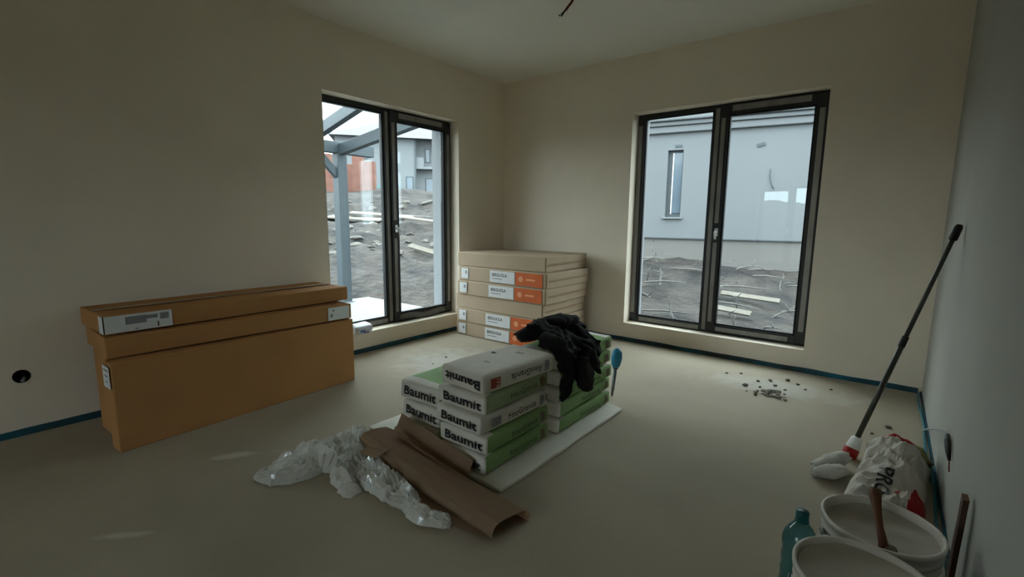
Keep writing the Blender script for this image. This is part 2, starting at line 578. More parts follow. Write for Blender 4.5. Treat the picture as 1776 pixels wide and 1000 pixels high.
# ------------------------------------------------------------------ windows
def window(name, P, cfg, handle=True, film=True, peel=False):
    """P(u, w, z) -> world; w runs outwards from the inner wall face. Left half fixed, right half a sash."""
    root = bpy.data.objects.new(name, None)
    COL.objects.link(root)
    root['kind'] = 'structure'
    u0, u1, z0, z1, m = cfg['u0'], cfg['u1'], cfg['z0'], cfg['z1'], cfg['m']
    o = P(u0, 0.13, z0)
    root.location = o

    def bx(nm, a, b, c, d, e, f, mt, par=root, bev=0.0):
        p, q = P(a, c, e), P(b, d, f)
        ofs = root.location if par is root else Vector((0, 0, 0))
        bm = bmesh.new()
        lo = [min(p[i], q[i]) for i in range(3)]; hi = [max(p[i], q[i]) for i in range(3)]
        add_box(bm, lo[0], hi[0], lo[1], hi[1], lo[2], hi[2], bev)
        bmesh.ops.translate(bm, vec=-root.location, verts=bm.verts)
        return obj(nm, bm, mt, par)
    A = M['anthracite']
    fw = 0.07
    g = 0.0005
    # outer frame members
    bx('frame_jamb', u0 + g, u0 + fw, 0.13, 0.20, z0 + g, z1 - g, A, bev=0.003)
    bx('frame_jamb', u1 - fw, u1 - g, 0.13, 0.20, z0 + g, z1 - g, A, bev=0.003)
    bx('frame_head', u0 + fw, u1 - fw, 0.13, 0.20, z1 - 0.04, z1 - g, A, bev=0.003)
    bx('frame_sill', u0 + fw, u1 - fw, 0.13, 0.20, z0 + g, z0 + 0.062, A, bev=0.003)
    bx('mullion', m - 0.048, m + 0.02, 0.13, 0.20, z0 + 0.062, z1 - 0.04, A, bev=0.003)
    # fixed pane and its gasket
    a, b, c, d = u0 + fw, m - 0.048, z0 + 0.062, z1 - 0.04
    bx('pane', a, b, 0.155, 0.179, c, d, M['pane'])
    for q in ((a, b, c, c + 0.012), (a, b, d - 0.012, d), (a, a + 0.012, c, d), (b - 0.012, b, c, d)):
        bx('gasket', q[0], q[1], 0.140, 0.1545, q[2], q[3], M['gasket'])
    # sash
    sa, sb, sc, sd = m + 0.006, u1 - 0.014, z0 + 0.020, z1 - 0.018
    st, rb, rt = 0.073, 0.060, 0.075
    w0, w1 = 0.108, 0.1295
    bx('sash_stile', sa, sa + st, w0, w1, sc, sd, A, bev=0.003)
    bx('sash_stile', sb - st, sb, w0, w1, sc, sd, A, bev=0.003)
    bx('sash_rail', sa + st, sb - st, w0, w1, sc, sc + rb, A, bev=0.003)
    bx('sash_rail', sa + st, sb - st, w0, w1, sd - rt, sd, A, bev=0.003)
    a, b, c, d = sa + st, sb - st, sc + rb, sd - rt
    bx('pane', a, b, 0.155, 0.179, c, d, M['pane'])
    for q in ((a, b, c, c + 0.014), (a, b, d - 0.014, d), (a, a + 0.014, c, d), (b - 0.014, b, c, d)):
        bx('gasket', q[0], q[1], 0.118, 0.1545, q[2], q[3], M['gasket'])
    if film:
        F = M['tape_film']
        t = 0.0012
        bx('protective_film', u0 + 0.006, u0 + 0.045, 0.13 - t, 0.1298, z0 + 0.09, z1 - 0.10, F)
        bx('protective_film', u0 + 0.10, m - 0.06, 0.13 - t, 0.1298, z0 + 0.012, z0 + 0.052, F)
        bx('protective_film', m - 0.032, m + 0.004, 0.13 - t, 0.1298, z0 + 0.02, z1 - 0.03, F)
        zc = z0 + 0.46 * (z1 - z0)
        bx('protective_film', sa + 0.018, sa + st - 0.022, w0 - t, w0 - .0002, sc + 0.085, zc - 0.10, F)
        bx('protective_film', sa + 0.018, sa + st - 0.022, w0 - t, w0 - .0002, zc + 0.07, sd - 0.10, F)
        bx('protective_film', sb - st + 0.022, sb - 0.014, w0 - t, w0 - .0002, sc + 0.10, sd - 0.11, F)
        bx('protective_film', sa + 0.10, sb - 0.11, w0 - t, w0 - .0002, sd - rt + 0.022, sd - 0.006, F)
        if not peel:
            bx('protective_film', sa + 0.09, sb - 0.12, w0 - t, w0 - .0002, sc + 0.006, sc + rb - 0.016, F)
        else:
            # loose film hanging off the bottom rail in an arch
            bm = bmesh.new()
            rows = []
            for i in range(25):
                k = i / 24
                u = sa + 0.05 + k * (sb - sa - 0.16)
                lift = 0.045 * abs(math.sin(k * math.pi * 2.0)) + 0.01
                row = []
                for j in range(4):
                    zz = sc + 0.004 + j * 0.016 + 0.012 * math.sin(k * 9)
                    p = P(u, w0 - 0.004 - lift * (1 - j / 4), zz)
                    row.append(bm.verts.new(Vector(p) - root.location))
                rows.append(row)
            for r0, r1 in zip(rows, rows[1:]):
                for j in range(3):
                    bm.faces.new((r0[j], r1[j], r1[j + 1], r0[j + 1]))
            bmesh.ops.solidify(bm, geom=bm.faces[:], thickness=0.001)
            obj('peeled_film', bm, F, root, True)
    if handle:
        zc = z0 + 0.455 * (z1 - z0)
        hu = sa + st * 0.55
        hr = bx('handle', hu - 0.014, hu + 0.014, w0 - 0.010, w0 - .0002, zc - 0.035, zc + 0.035, M['alu'], bev=0.003)
        bm = bmesh.new()
        pts = [P(hu, w0 - 0.006, zc + 0.005), P(hu, w0 - 0.045, zc + 0.004), P(hu + 0.002, w0 - 0.05, zc - 0.01), P(hu + 0.006, w0 - 0.05, zc - 0.06)]
        bm = tube_bm([Vector(p) - root.location for p in pts], [0.009, 0.009, 0.010, 0.009], 8)
        obj('lever', bm, M['white_plastic'], hr, True)
    return root


PL = lambda u, w, z: Vector((-w, u, z))
PR_ = lambda u, w, z: Vector((u, w, z))
PB = lambda u, w, z: Vector((BW['u0'] + BW['u1'] - u, YR - w, z))
window('window_1', PL, LW, peel=True)
window('window_2', PR_, RW)
window('window_3', PB, dict(BW, m=BW['u0'] + BW['u1'] - BW['m']), film=False)

# terrace outside the left window
struct(box('terrace', -3.05, -0.40, -2.4, 0.22, -0.30, -0.10, M['terrace'], bev=0.01))


# ------------------------------------------------------------------ terrain
CX, CY = 3.522, -4.235


def terrain(x, y):
    D = math.hypot(x - CX, y - CY)
    th = math.degrees(math.atan2(x - CX, y - CY))
    k = [(0, -.34), (7.2, -.34), (8.6, -.16), (12, .42), (15, 1.0), (20, 1.95), (24, 2.45), (40, 3.2), (48, 3.7), (120, 6)]
    hl = k[-1][1]
    for (a, ha), (b, hb) in zip(k, k[1:]):
        if a <= D <= b:
            hl = ha + (hb - ha) * (D - a) / (b - a)
            break
    k = [(0, -.30), (5.0, -.28), (7.0, -.05), (9.2, .28), (10.4, .26), (120, .3)]
    hr = k[-1][1]
    for (a, ha), (b, hb) in zip(k, k[1:]):
        if a <= D <= b:
            hr = ha + (hb - ha) * (D - a) / (b - a)
            break
    hr += max(-0.3, min(.3, -0.07 * (x - 1.0))) * sstep(5.5, 9, D)
    w = sstep(-36, -44, th) if th < 0 else 0
    w = 1 - sstep(-44, -36, th)
    if th < -100 or y < -6:
        w *= sstep(-12, -6, y)
    h = hl * w + hr * (1 - w)
    rough = sstep(5.0, 9.0, D)
    h += rough * (0.16 * nz((x, y, 0), 0.55, 1.7) + 0.13 * nz((x, y, 0), 1.5, 4.2) + 0.08 * nz((x, y, 0), 3.6, 9.2))
    if D > 10:
        h += 0.35 * sstep(11, 17, D) * nz((x, y, 0), 0.23, 2.2)
    h += 1.7 * (1 - sstep(-20, -11, y))
    inside = -0.5 < x < W + 0.5 and YR - .5 < y < 0.5
    return -0.34 if inside else h


def ground():
    bm = bmesh.new()
    n = 230
    def ax(c, i):
        t = (i / n * 2 - 1)
        return c + math.copysign((math.exp(abs(t) * 3.0) - 1) / (math.e ** 3 - 1) * 75 * 0.55 + abs(t) * 75 * 0.45 * abs(t), t)
    xs = [ax(-2.0, i) for i in range(n + 1)]
    ys = [ax(3.5, i) for i in range(n + 1)]
    g = [[bm.verts.new((x, y, terrain(x, y))) for x in xs] for y in ys]
    for j in range(n):
        for i in range(n):
            bm.faces.new((g[j][i], g[j][i + 1], g[j + 1][i + 1], g[j + 1][i]))
    o = obj('ground', bm, M['dirt'], None, True)
    return struct(o)


ground()


# ================================================================== LONG CARDBOARD BOXES BY THE LEFT WALL
def carton(name, label, cat, org, rz, sx, sy, sz, m, tilt=0.0, group=None, seam=True, seam_axis='y'):
    """carton with its origin at the centre of its base; returns root. Lid seam + tape along the long top."""
    r = thing(name, label, cat, org, (tilt, 0, rz), group)
    bm = bmesh.new()
    add_box(bm, -sx / 2, sx / 2, -sy / 2, sy / 2, 0, sz, 0.006)
    # slight sag / bulge of the board
    bmesh.ops.subdivide_edges(bm, edges=[e for e in bm.edges if e.calc_length() > 0.3], cuts=8, use_grid_fill=True)
    for v in bm.verts:
        v.co.x += 0.004 * nz(v.co, 2.0, sx * 7)
        v.co.z += 0.003 * nz(v.co, 2.5, sy * 5) if v.co.z > sz * .5 else 0
    obj('carton_body', bm, m, r)
    if seam:
        if seam_axis == 'y':
            box('tape_strip', -0.025, 0.025, -sy / 2 + .01, sy / 2 - .01, sz + .0036, sz + .0046, M['tape'], r)
        else:
            box('tape_strip', -sx / 2 + .01, sx / 2 - .01, -0.025, 0.025, sz + .0036, sz + .0046, M['tape'], r)
    return r


rzA = math.atan2(0.071, 1.37)      # long axis leans a little off the wall
# front carton standing on edge
cA = carton('long_carton', 'tall cardboard carton on its long edge facing the room, under two flatter ones', 'box',
            (0.5475, -3.055, 0), rzA, 0.112, 1.37, 0.455, M['card'], seam=False)
lb = slab('paper_label', (0.0, -0.685 - .0065, 0.385), (1, 0, 0), (0, 0, 1), 0.10, 0.11, 0.0008, M['label'], cA)
for k in range(3):
    slab('print_line', (0.0, -0.685 - .0074, 0.42 - k * .03), (1, 0, 0), (0, 0, 1), 0.07 - .02 * k, 0.008, 0.0005, M['print_grey'], lb)
# rear carton against the wall
cB = carton('long_carton', 'narrow cardboard carton squeezed between the wall and the tall front carton', 'box',
            (0.262, -3.05, 0), rzA * .8, 0.225, 1.33, 0.452, M['card'], seam=False)
# two flat cartons lying on top
cC = carton('long_carton', 'flat cardboard carton with white label at its window end, lying under the topmost one', 'box',
            (0.322, -3.050, 0.4625), -0.018, 0.47, 1.355, 0.105, M['card'], seam=False)
lb = slab('paper_label', (0.235 + .0045, 0.672 - .095, 0.052), (0, 1, 0), (0, 0, 1), 0.16, 0.088, 0.0008, M['label'], cC)
slab('print_block', (0.2354 + .0055, 0.672 - .15, 0.040), (0, 1, 0), (0, 0, 1), 0.016, 0.022, 0.0004, M['print_grey'], lb)
slab('print_block', (0.2354 + .0055, 0.672 - .135, 0.075), (0, 1, 0), (0, 0, 1), 0.008, 0.012, 0.0004, M['ink'], lb)
cD = carton('long_carton', 'topmost long cardboard carton with a white label wrapped round its near corner', 'box',
            (0.262, -3.030, 0.5745), rzA * 0.9, 0.425, 1.40, 0.098, M['card'], seam=True)
lb = slab('paper_label', (0.2125 + .0045, -0.70 + .145, 0.050), (0, 1, 0), (0, 0, 1), 0.29, 0.088, 0.0008, M['label'], cD)
slab('label_wrap', (0.2125 - .03, -0.70 - .0008 - .0045, 0.050), (1, 0, 0), (0, 0, 1), 0.066, 0.088, 0.0008, M['label'], cD)
for (dy, dz, ww, hh) in ((.255, .066, .04, .034), (.20, .070, .05, .02), (.13, .062, .09, .04), (.225, .026, .006, .026), (.13, .016, .012, .006)):
    slab('print_block', (0.2125 + .0055, -0.70 + dy, dz), (0, 1, 0), (0, 0, 1), ww, hh, 0.0004, M['print_grey'] if ww > .01 else M['ink'], lb)

# ================================================================== STACK OF WIDE CARTONS IN THE CORNER
names = ['topmost plain cardboard carton of the corner stack',
         'second carton from the top of the corner stack, with orange print at its end',
         'third carton from the top of the corner stack, orange print below the first orange one',
         'plain unlabelled carton in the middle of the corner stack',
         'second carton from the floor in the corner stack, partly behind the black cloth',
         'lowest carton of the corner stack, resting on the floor']
hz = 0.1395
offs = [(-.005, .03, .6), (.035, .005, -.5), (.028, -.01, .4), (.0, .0, -.4), (.012, -.006, .5), (.0, .0, 0)]
for i in range(6):
    z = (5 - i) * (hz + 0.0015)
    dx, dy, rot = offs[i]
    if i == 0:
        z += 0.0
    sx, sy = 1.07, 0.74
    r = thing('wide_carton', names[i], 'box', (0.105 + sx / 2 + dx, -0.50 + dy, z), (0, 0, R(rot + 1.2)), 'cartons stacked in the room corner')
    bm = bmesh.new()
    add_box(bm, -sx / 2, sx / 2, -sy / 2, sy / 2, 0, hz, 0.008)
    bmesh.ops.subdivide_edges(bm, edges=[e for e in bm.edges if e.calc_length() > 0.3], cuts=6, use_grid_fill=True)
    for v in bm.verts:
        e = abs(v.co.x) > sx * .49 or abs(v.co.y) > sy * .49
        v.co.x += 0.006 * nz(v.co, 3.0, i * 3.7)
        v.co.y += 0.006 * nz(v.co, 3.0, i * 5.1 + 9)
    obj('carton_body', bm, M['card_b'], r)
    f = -sy / 2 - 0.0065
    # taped side seam on the right end
    box('side_tape', sx / 2 + .0065, sx / 2 + .0075, -sy / 2 + .03, sy / 2 - .03, hz * .45, hz * .55, M['tape'], r)
    slab('corner_flap', (sx / 2 - .006, f + .0028, hz / 2), (1, 0, 0), (0, 0, 1), 0.010, hz * .94, 0.003, M['card_edge'], r)
    if i in (1, 2, 4, 5):
        X = lambda u: -sx / 2 + u
        lb = slab('paper_label', (X(.085), f, hz * .52), (1, 0, 0), (0, 0, 1), 0.095, hz * .72, 0.001, M['label'], r)
        slab('print_block', (X(.105), f - .0012, hz * .6), (1, 0, 0), (0, 0, 1), 0.022, 0.030, 0.0004, M['print_grey'], lb)
        u = .565 if i < 3 else .54
        lb = slab('name_label', (X(u), f, hz * .50), (1, 0, 0), (0, 0, 1), 0.30, hz * .80, 0.001, M['label'], r)
        text('label_word', 'BERGUOLA', 0.18, 0.030, (X(u - .03), f - .0012, hz * .62), (1, 0, 0), (0, 0, 1), M['ink'], lb, bold=.02, lift=.0006)
        slab('print_line', (X(u - .06), f - .0012, hz * .36), (1, 0, 0), (0, 0, 1), 0.12, 0.007, 0.0004, M['print_grey'], lb)
        ob = slab('orange_panel', (X(u + .31), f, hz * .50), (1, 0, 0), (0, 0, 1), 0.30, hz * .86, 0.001, M['orange'], r)
        bm = lathe_bm([(0, 0), (0.026, 0), (0.026, 0.0006), (0, 0.0006)], 16)
        bmesh.ops.transform(bm, matrix=Matrix.Translation((X(u + .22), f - .0012, hz * .5)) @ Matrix.Rotation(R(90), 4, 'X'), verts=bm.verts)
        obj('round_mark', bm, M['orange_lt'], ob)
        slab('print_line', (X(u + .33), f - .0012, hz * .5), (1, 0, 0), (0, 0, 1), 0.10, 0.016, 0.0004, M['orange_lt'], ob)

# ================================================================== WHITE BOARD + PAPER SACKS
bm = bmesh.new()
add_box(bm, 1.36, 2.325, -2.80, -1.63, 0.0, 0.026, 0.006)
bmesh.ops.subdivide_edges(bm, edges=[e for e in bm.edges if e.calc_length() > 0.3], cuts=14, use_grid_fill=True)
for v in bm.verts:
    if v.co.z > .01:
        v.co.z += 0.004 * nz(v.co, 6) - (.006 if v.co.x > 2.30 else 0)
    v.co.x += 0.012 * nz(v.co, 5, 3)
    v.co.y += 0.008 * nz(v.co, 5, 8)
bd = obj('foam_board', bm, M['eps'], None, True)
tag(bd, 'thin white board on the floor under the plaster sacks', 'board')


def sack(label, loc, rz, L, Wd, T, side, texts=True, flip=False, seed=0.0, top=None, end='Baumit', side_word='FinoGranda', emblem=None, ink=None, group='stacked plaster sacks'):
    """25 kg paper sack lying flat, long axis along local y, printed end facing -y."""
    r = thing('plaster_sack', label, 'sack', loc, (0, 0, R(rz)), group)
    hx, hy = Wd / 2, L / 2

    def deform(p):
        x, y, z = p
        kx, ky, kz = x / hx, y / hy, (z - T / 2) / (T / 2)
        c = max(0, 1 - abs(kx) ** 4) * max(0, 1 - abs(ky) ** 6)
        # belly of the sides, slightly pinched rims
        x2 = x + math.copysign(0.010, kx) * abs(kx) * (1 - kz * kz) + 0.005 * nz((x, y, z), 7, seed)
        y2 = y + math.copysign(0.006, ky) * abs(ky) * (1 - kz * kz) + 0.004 * nz((x, y, z), 8, seed + 3)
        z2 = z + (0.004 * nz((x, y, 0), 9, seed + 6) - 0.004 * (1 - c)) * (1 if kz > 0.3 else 0)
        return Vector((x2, y2, z2))
    bm = bmesh.new()
    nx, ny, nzz = 10, 18, 6
    rr = 0.012
    t = bmesh.new()
    bmesh.ops.create_cube(t, size=1.0)
    for v in t.verts:
        v.co = Vector((v.co.x * Wd, v.co.y * L, (v.co.z + .5) * T))
    bmesh.ops.bevel(t, geom=t.edges[:], offset=rr, segments=3, profile=0.5, affect='EDGES')
    bmesh.ops.subdivide_edges(t, edges=[e for e in t.edges if e.calc_length() > 0.15], cuts=9, use_grid_fill=True)
    bmesh.ops.triangulate(t, faces=[f for f in t.faces if len(f.verts) > 4])
    for f in t.faces:
        c = f.calc_center_median()
        n = f.normal
        end_face = abs(c.y) > hy - 0.013
        mi = 0 if end_face else 1
        if abs(n.z) > 0.8 and top is not None:
            mi = 2
        if abs(n.z) > .8 and abs(c.y) > hy - .06:
            mi = 0
        f.material_index = mi
    for v in t.verts:
        v.co = deform(v.co)
    merge(bm, t)
    obj('sack_body', bm, [M['bag_white'], side, top or side], r, True)
    ink = ink or (M['ink'] if side is M['bag_white'] else M['green_ink'])
    ud = (0, 0, -1) if flip else (0, 0, 1)
    if end:
        text('end_lettering', end, 0.222, T * .52, (0.012, -hy, T * .5), (-1, 0, 0) if flip else (1, 0, 0), ud, M['ink'], r, deform, bold=.022, lift=.003)
    if side_word:
        text('side_lettering', side_word, 0.21, T * .40, (hx, 0.03, T * .5), (0, -1, 0) if flip else (0, 1, 0), ud, ink, r, deform, bold=.008, lift=.0055, fine=.02)
    if emblem:
        quad_patch('emblem', (hx, -hy + (.075 if flip else .10), T * .5), (0, 1, 0), (0, 0, 1), 0.06, T * .52, emblem, r, deform, .0028)
    if emblem is not None and not flip:
        text('end_word', 'it', 0.026, T * .5, (hx, hy - .022, T * .55), (0, 1, 0), (0, 0, 1), M['ink'], r, deform, bold=.02, lift=.0035)
    if flip:
        for (mx_, my_, mw, mh) in ((-.075, .03, .030, .022), (.015, -.10, .035, .02), (.03, .12, .05, .03)):
            quad_patch('valve_mark', (mx_, my_, T), (1, 0, 0), (0, 1, 0), mw, mh, M['ink'] if mx_ < 0 else M['print_pale'], r, deform, .003)
        for q_ in range(3):
            quad_patch('emblem_bar', (hx, -hy + .089, T * (.32 + .17 * q_)), (0, 1, 0), (0, 0, 1), 0.02, T * .06, M['bag_white'], r, deform, .0036, 2)
    quad_patch('small_print', (hx, hy - .065, T * .5), (0, 1, 0), (0, 0, 1), 0.035, T * .62, M['brown_ink'] if side is not M['bag_white'] else M['print_grey'], r, deform, .0028)
    return r


T1 = 0.0885
gz = 0.031
fr = [('lowest sack of the front pile, its white end half hidden by folded cardboard', M['bag_green'], 0, (.000, .000)),
      ('second sack from the bottom of the front pile, with green side', M['bag_green'], 0, (.0, .004)),
      ('middle sack of the front pile, with white side and dark lettering', M['bag_white'], 0, (-.008, -.008)),
      ('fourth sack of the front pile, olive side, under the upside-down white one', M['bag_olive'], 0, (-.006, .002))]
for i, (lab, sd, rz, (dx, dy)) in enumerate(fr):
    sack(lab, (2.062 + dx, -2.525 + dy, gz + i * (T1 + .005)), rz + (0, 1.2, -1.0, .8)[i], 0.505, 0.285, T1, sd, seed=i * 2.3,
         emblem=M['print_grey'] if i == 2 else None)
sack('topmost white sack of the front pile, upside down with a red square emblem', (2.078, -2.522, gz + 4 * (T1 + .005)), -4, 0.50, 0.275, 0.094, M['bag_white'], flip=True, seed=11.3,
     emblem=M['red_ink'], top=M['bag_white'])
T2 = 0.101
lf = [('lowest sack of the left pile, behind the folded cardboard', M['bag_green']),
      ('middle sack of the left pile, below the green-topped one', M['bag_white']),
      ('top sack of the low left pile, with green side and top', M['bag_green'])]
for i, (lab, sd) in enumerate(lf):
    sack(lab, (1.727 + (0, .004, -.004)[i], -2.49 + (0, .005, .0)[i], gz + i * (T2 + .005)), (0, -1, 1.2)[i], 0.50, 0.275, T2, sd, seed=20 + i * 2.9, side_word=None)
T3 = 0.083
bk = ['lowest sack of the rear pile, green side above the white board', 'second sack from the bottom of the rear pile, green side',
      'middle sack of the rear pile, under the hanging hem of the black cloth', 'fourth sack of the rear pile, wrapped by the black cloth',
      'topmost sack of the rear pile, under the black cloth, with pale rim']
for i, lab in enumerate(bk):
    sack(lab, (2.085 + (0, -.004, .003, -.003, -.008)[i], -1.915 + (0, .006, -.004, .004, .01)[i], gz + i * (T3 + .0045)), (0, .8, -.8, 1.0, -.5)[i], 0.60, 0.285, T3, M['bag_green'], seed=40 + i * 3.1, end=None)
# ------------------------------------------------------------------ black cloth thrown over the rear pile


def black_cloth():
    bm = bmesh.new()
    top = gz + 5 * (T3 + .0045) + .004
    nu, nv = 46, 60
    rows = []
    for j in range(nv + 1):
        v = j / nv
        row = []
        for i in range(nu + 1):
            u = i / nu
            y = -2.235 + u * 0.40 + 0.05 * math.sin(v * 5) * (1 - u)
            # path in x/z : starts behind the pile, over the top, down the front side
            s = v * (0.52 + 0.10 * math.sin(u * 7.5 + .6) - 0.06 * u)
            ex = 2.245
            x0 = 1.88
            if s < ex - x0:
                x = x0 + s
                k = s / (ex - x0)
                z = top + 0.012 + 0.115 * math.sin(min(1, k * 1.05) * math.pi) ** 0.8 * (0.75 + .35 * math.sin(u * 5.0 + .8))
            else:
                x = ex + 0.012 + 0.020 * min(1, (s - (ex - x0)) * 4)
                z = top + 0.012 - (s - (ex - x0))
            # folds
            p = (x, y, z)
            fold = 0.020 * abs(nz(p, 8, 5)) + 0.016 * nz(p, 14, 2) + 0.008 * nz(p, 30, 7)
            if s < ex - x0:
                z += fold * 1.7
                x += 0.02 * nz(p, 9, 11)
            else:
                x += abs(fold) * 1.7
            y += 0.030 * nz((x, y * .3, z), 7, 13) + .10 * (1 - u) ** 2 * max(0, 1 - v / .22)
            x += .06 * (1 - u) ** 2 * max(0, 1 - v / .22)
            row.append(bm.verts.new((x, y, max(z, 0.05))))
        rows.append(row)
    for a, b in zip(rows, rows[1:]):
        for i in range(nu):
            bm.faces.new((a[i], a[i + 1], b[i + 1], b[i]))
    # two hanging sleeves / corners
    for pts, rad in (([(2.27, -2.06, .45), (2.285, -2.01, .42), (2.295, -1.97, .395), (2.295, -1.93, .37)], [.05, .05, .042, .02]),
                     ([(2.28, -2.10, .44), (2.295, -2.08, .36), (2.30, -2.055, .29), (2.295, -2.04, .245)], [.06, .055, .042, .02]),
                     ([(2.12, -2.22, .54), (2.20, -2.215, .52), (2.262, -2.20, .46), (2.275, -2.18, .385)], [.04, .05, .045, .028]),
                     ([(1.93, -2.19, .505), (1.98, -2.13, .535), (2.03, -2.03, .56), (2.08, -1.95, .56)], [.03, .05, .06, .05]),
                     ([(2.02, -2.0, .56), (2.02, -1.85, .56), (2.04, -1.74, .53), (2.08, -1.70, .50)], [.06, .055, .04, .02])):
        t = bmesh.new()
        P = []
        Rr = []
        n = 14
        for k in range(n + 1):
            f = k / n * (len(pts) - 1)
            i = min(int(f), len(pts) - 2)
            q = f - i
            P.append(Vector(pts[i]).lerp(Vector(pts[i + 1]), q))
            Rr.append(rad[i] + (rad[i + 1] - rad[i]) * q)
        tube_bm(P, Rr, 14, t)
        for v in t.verts:
            d = 0.022 * nz(v.co, 16, 3) + 0.012 * nz(v.co, 34, 6)
            v.co += Vector((d, d * .6, d * .5))
        merge(bm, t)
    bmesh.ops.recalc_face_normals(bm, faces=bm.faces[:])
    o = obj('black_cloth', bm, M['black_cloth'], None, True)
    return tag(o, 'crumpled black cloth thrown over the rear pile of sacks', 'cloth')


black_cloth()

# ------------------------------------------------------------------ blue-handled scraper behind the rear pile
r = thing('scraper', 'blue-handled scraper standing behind the rear pile of sacks', 'tool', (2.16, -1.44, 0.0), (R(-6), R(5), R(30)))
obj('blade', tube_bm([(0, 0, 0.0), (0, 0, .05), (0, 0, .20)], [.006, .012, .014], 10), M['steel'], r, True)
h = obj('grip', tube_bm([(0, 0, .195), (0, 0, .21), (0, .004, .26), (0, .008, .30), (0, .008, .325)], [.018, .030, .038, .034, .014], 12), M['blue'], r, True)
box('collar', -.018, .018, -.018, .018, .188, .20, M['steel'], r, .004)

# ================================================================== FOLDED CARDBOARD IN FRONT OF THE SACKS


def sheet(name, rows, m, parent=None, thick=0.006, smooth=False):
    """rows of points -> thickened sheet"""
    bm = bmesh.new()
    g = [[bm.verts.new(p) for p in row] for row in rows]
    for a, b in zip(g, g[1:]):
        for i in range(len(a) - 1):
            bm.faces.new((a[i], a[i + 1], b[i + 1], b[i]))
    bmesh.ops.solidify(bm, geom=bm.faces[:], thickness=thick)
    bmesh.ops.recalc_face_normals(bm, faces=bm.faces[:])
    return obj(name, bm, m, parent, smooth)


r = thing('folded_cardboard', 'long brown cardboard sheet folded into a flat sleeve, lying before the sacks', 'cardboard', (0, 0, 0))
# cross-section (d = across, z) is a squashed loop open along the back; it runs along x
n = 30


def sleeve(k):
    """section at k 0..1 along the length"""
    x = 1.60 + k * 0.905
    yc = -2.950 + 0.030 * (1 - k) - 0.010 * math.sin(k * 3.0)
    zc = 0.050 * (1 - k) ** 1.2
    w = 0.140 - 0.020 * (1 - k)
    hgt = 0.052 + 0.02 * (1 - k)
    pts = []
    for (a, b) in ((-1.0, .02), (-1.03, .25), (-.93, .72), (-.70, .97), (-.2, 1.04), (.35, 1.03), (.80, .95), (.98, .66), (1.0, .25), (.94, .03), (.45, .0)):
        pts.append((x + 0.02 * a, yc + a * w * (0.62), zc + b * hgt + 0.003 + 0.004 * nz((x, a, b), 5)))
    return pts


sheet('folded_sleeve', [sleeve(i / n) for i in range(n + 1)], M['card_c'], r, 0.005)
# raised flap at the back left, with ragged end
rows = []
for i in range(13):
    k = i / 12
    x = 1.655 + k * .60
    rows.append([(x + .03 * j * (1 - k), -2.905 + .012 * j + .004 * nz((x, j, 1), 9), .150 - .088 * k - .012 * j * j * .3 + 0.006 * nz((x, j, 0), 8)) for j in range(4)])
sheet('upper_flap', rows, M['card_c'], r, 0.005)
# torn tongue at the left end
rows = []
for i in range(9):
    k = i / 8
    x = 1.545 + k * .26
    wdt = .02 + .075 * min(1, k * 1.8)
    rows.append([(x, -2.965 - wdt + 2 * wdt * j / 4, .052 + .045 * k + .014 * math.sin(j / 4 * math.pi)) for j in range(5)])
sheet('torn_tongue', rows, M['card_c'], r, 0.005)

r = thing('cardboard_strip', 'narrow brown cardboard strip leaning on the sack ends behind the folded sleeve', 'cardboard')
rows = []
for i in range(17):
    k = i / 16
    x = 1.665 + k * .50
    z = .178 - .085 * k
    rows.append([(x, -2.838 + .012 * j, z - .050 + .020 * j + .004 * nz((x, j, 3), 8)) for j in range(4)])
sheet('strip_face', rows, M['card_c'], r, 0.005)
rows = []
for i in range(17):
    k = i / 16
    x = 1.668 + k * .495
    z = .174 - .085 * k
    rows.append([(x, -2.845 - .008 * j, z - .062 + .012 * (2 - j)) for j in range(3)])
sheet('strip_fold', rows, M['card_c'], r, 0.005)

rows = []
for i in range(13):
    k = i / 12
    x = 2.02 + k * .42
    wv = .055 + .01 * nz((x, 0, 0), 12)
    rows.append([(x + .05 * j / 4, -3.045 + .02 * k + wv * (j / 4 - .5) * 2 * .75, .008 + .008 * abs(nz((x, j, 0), 6)) + .012 * k * (1 - k)) for j in range(5)])
o = sheet('cardboard_offcut', rows, M['card_c'], None, 0.004)
tag(o, 'flat strip of brown cardboard on the floor before the folded sleeve', 'cardboard')

# ================================================================== CRUMPLED POLYTHENE FILM


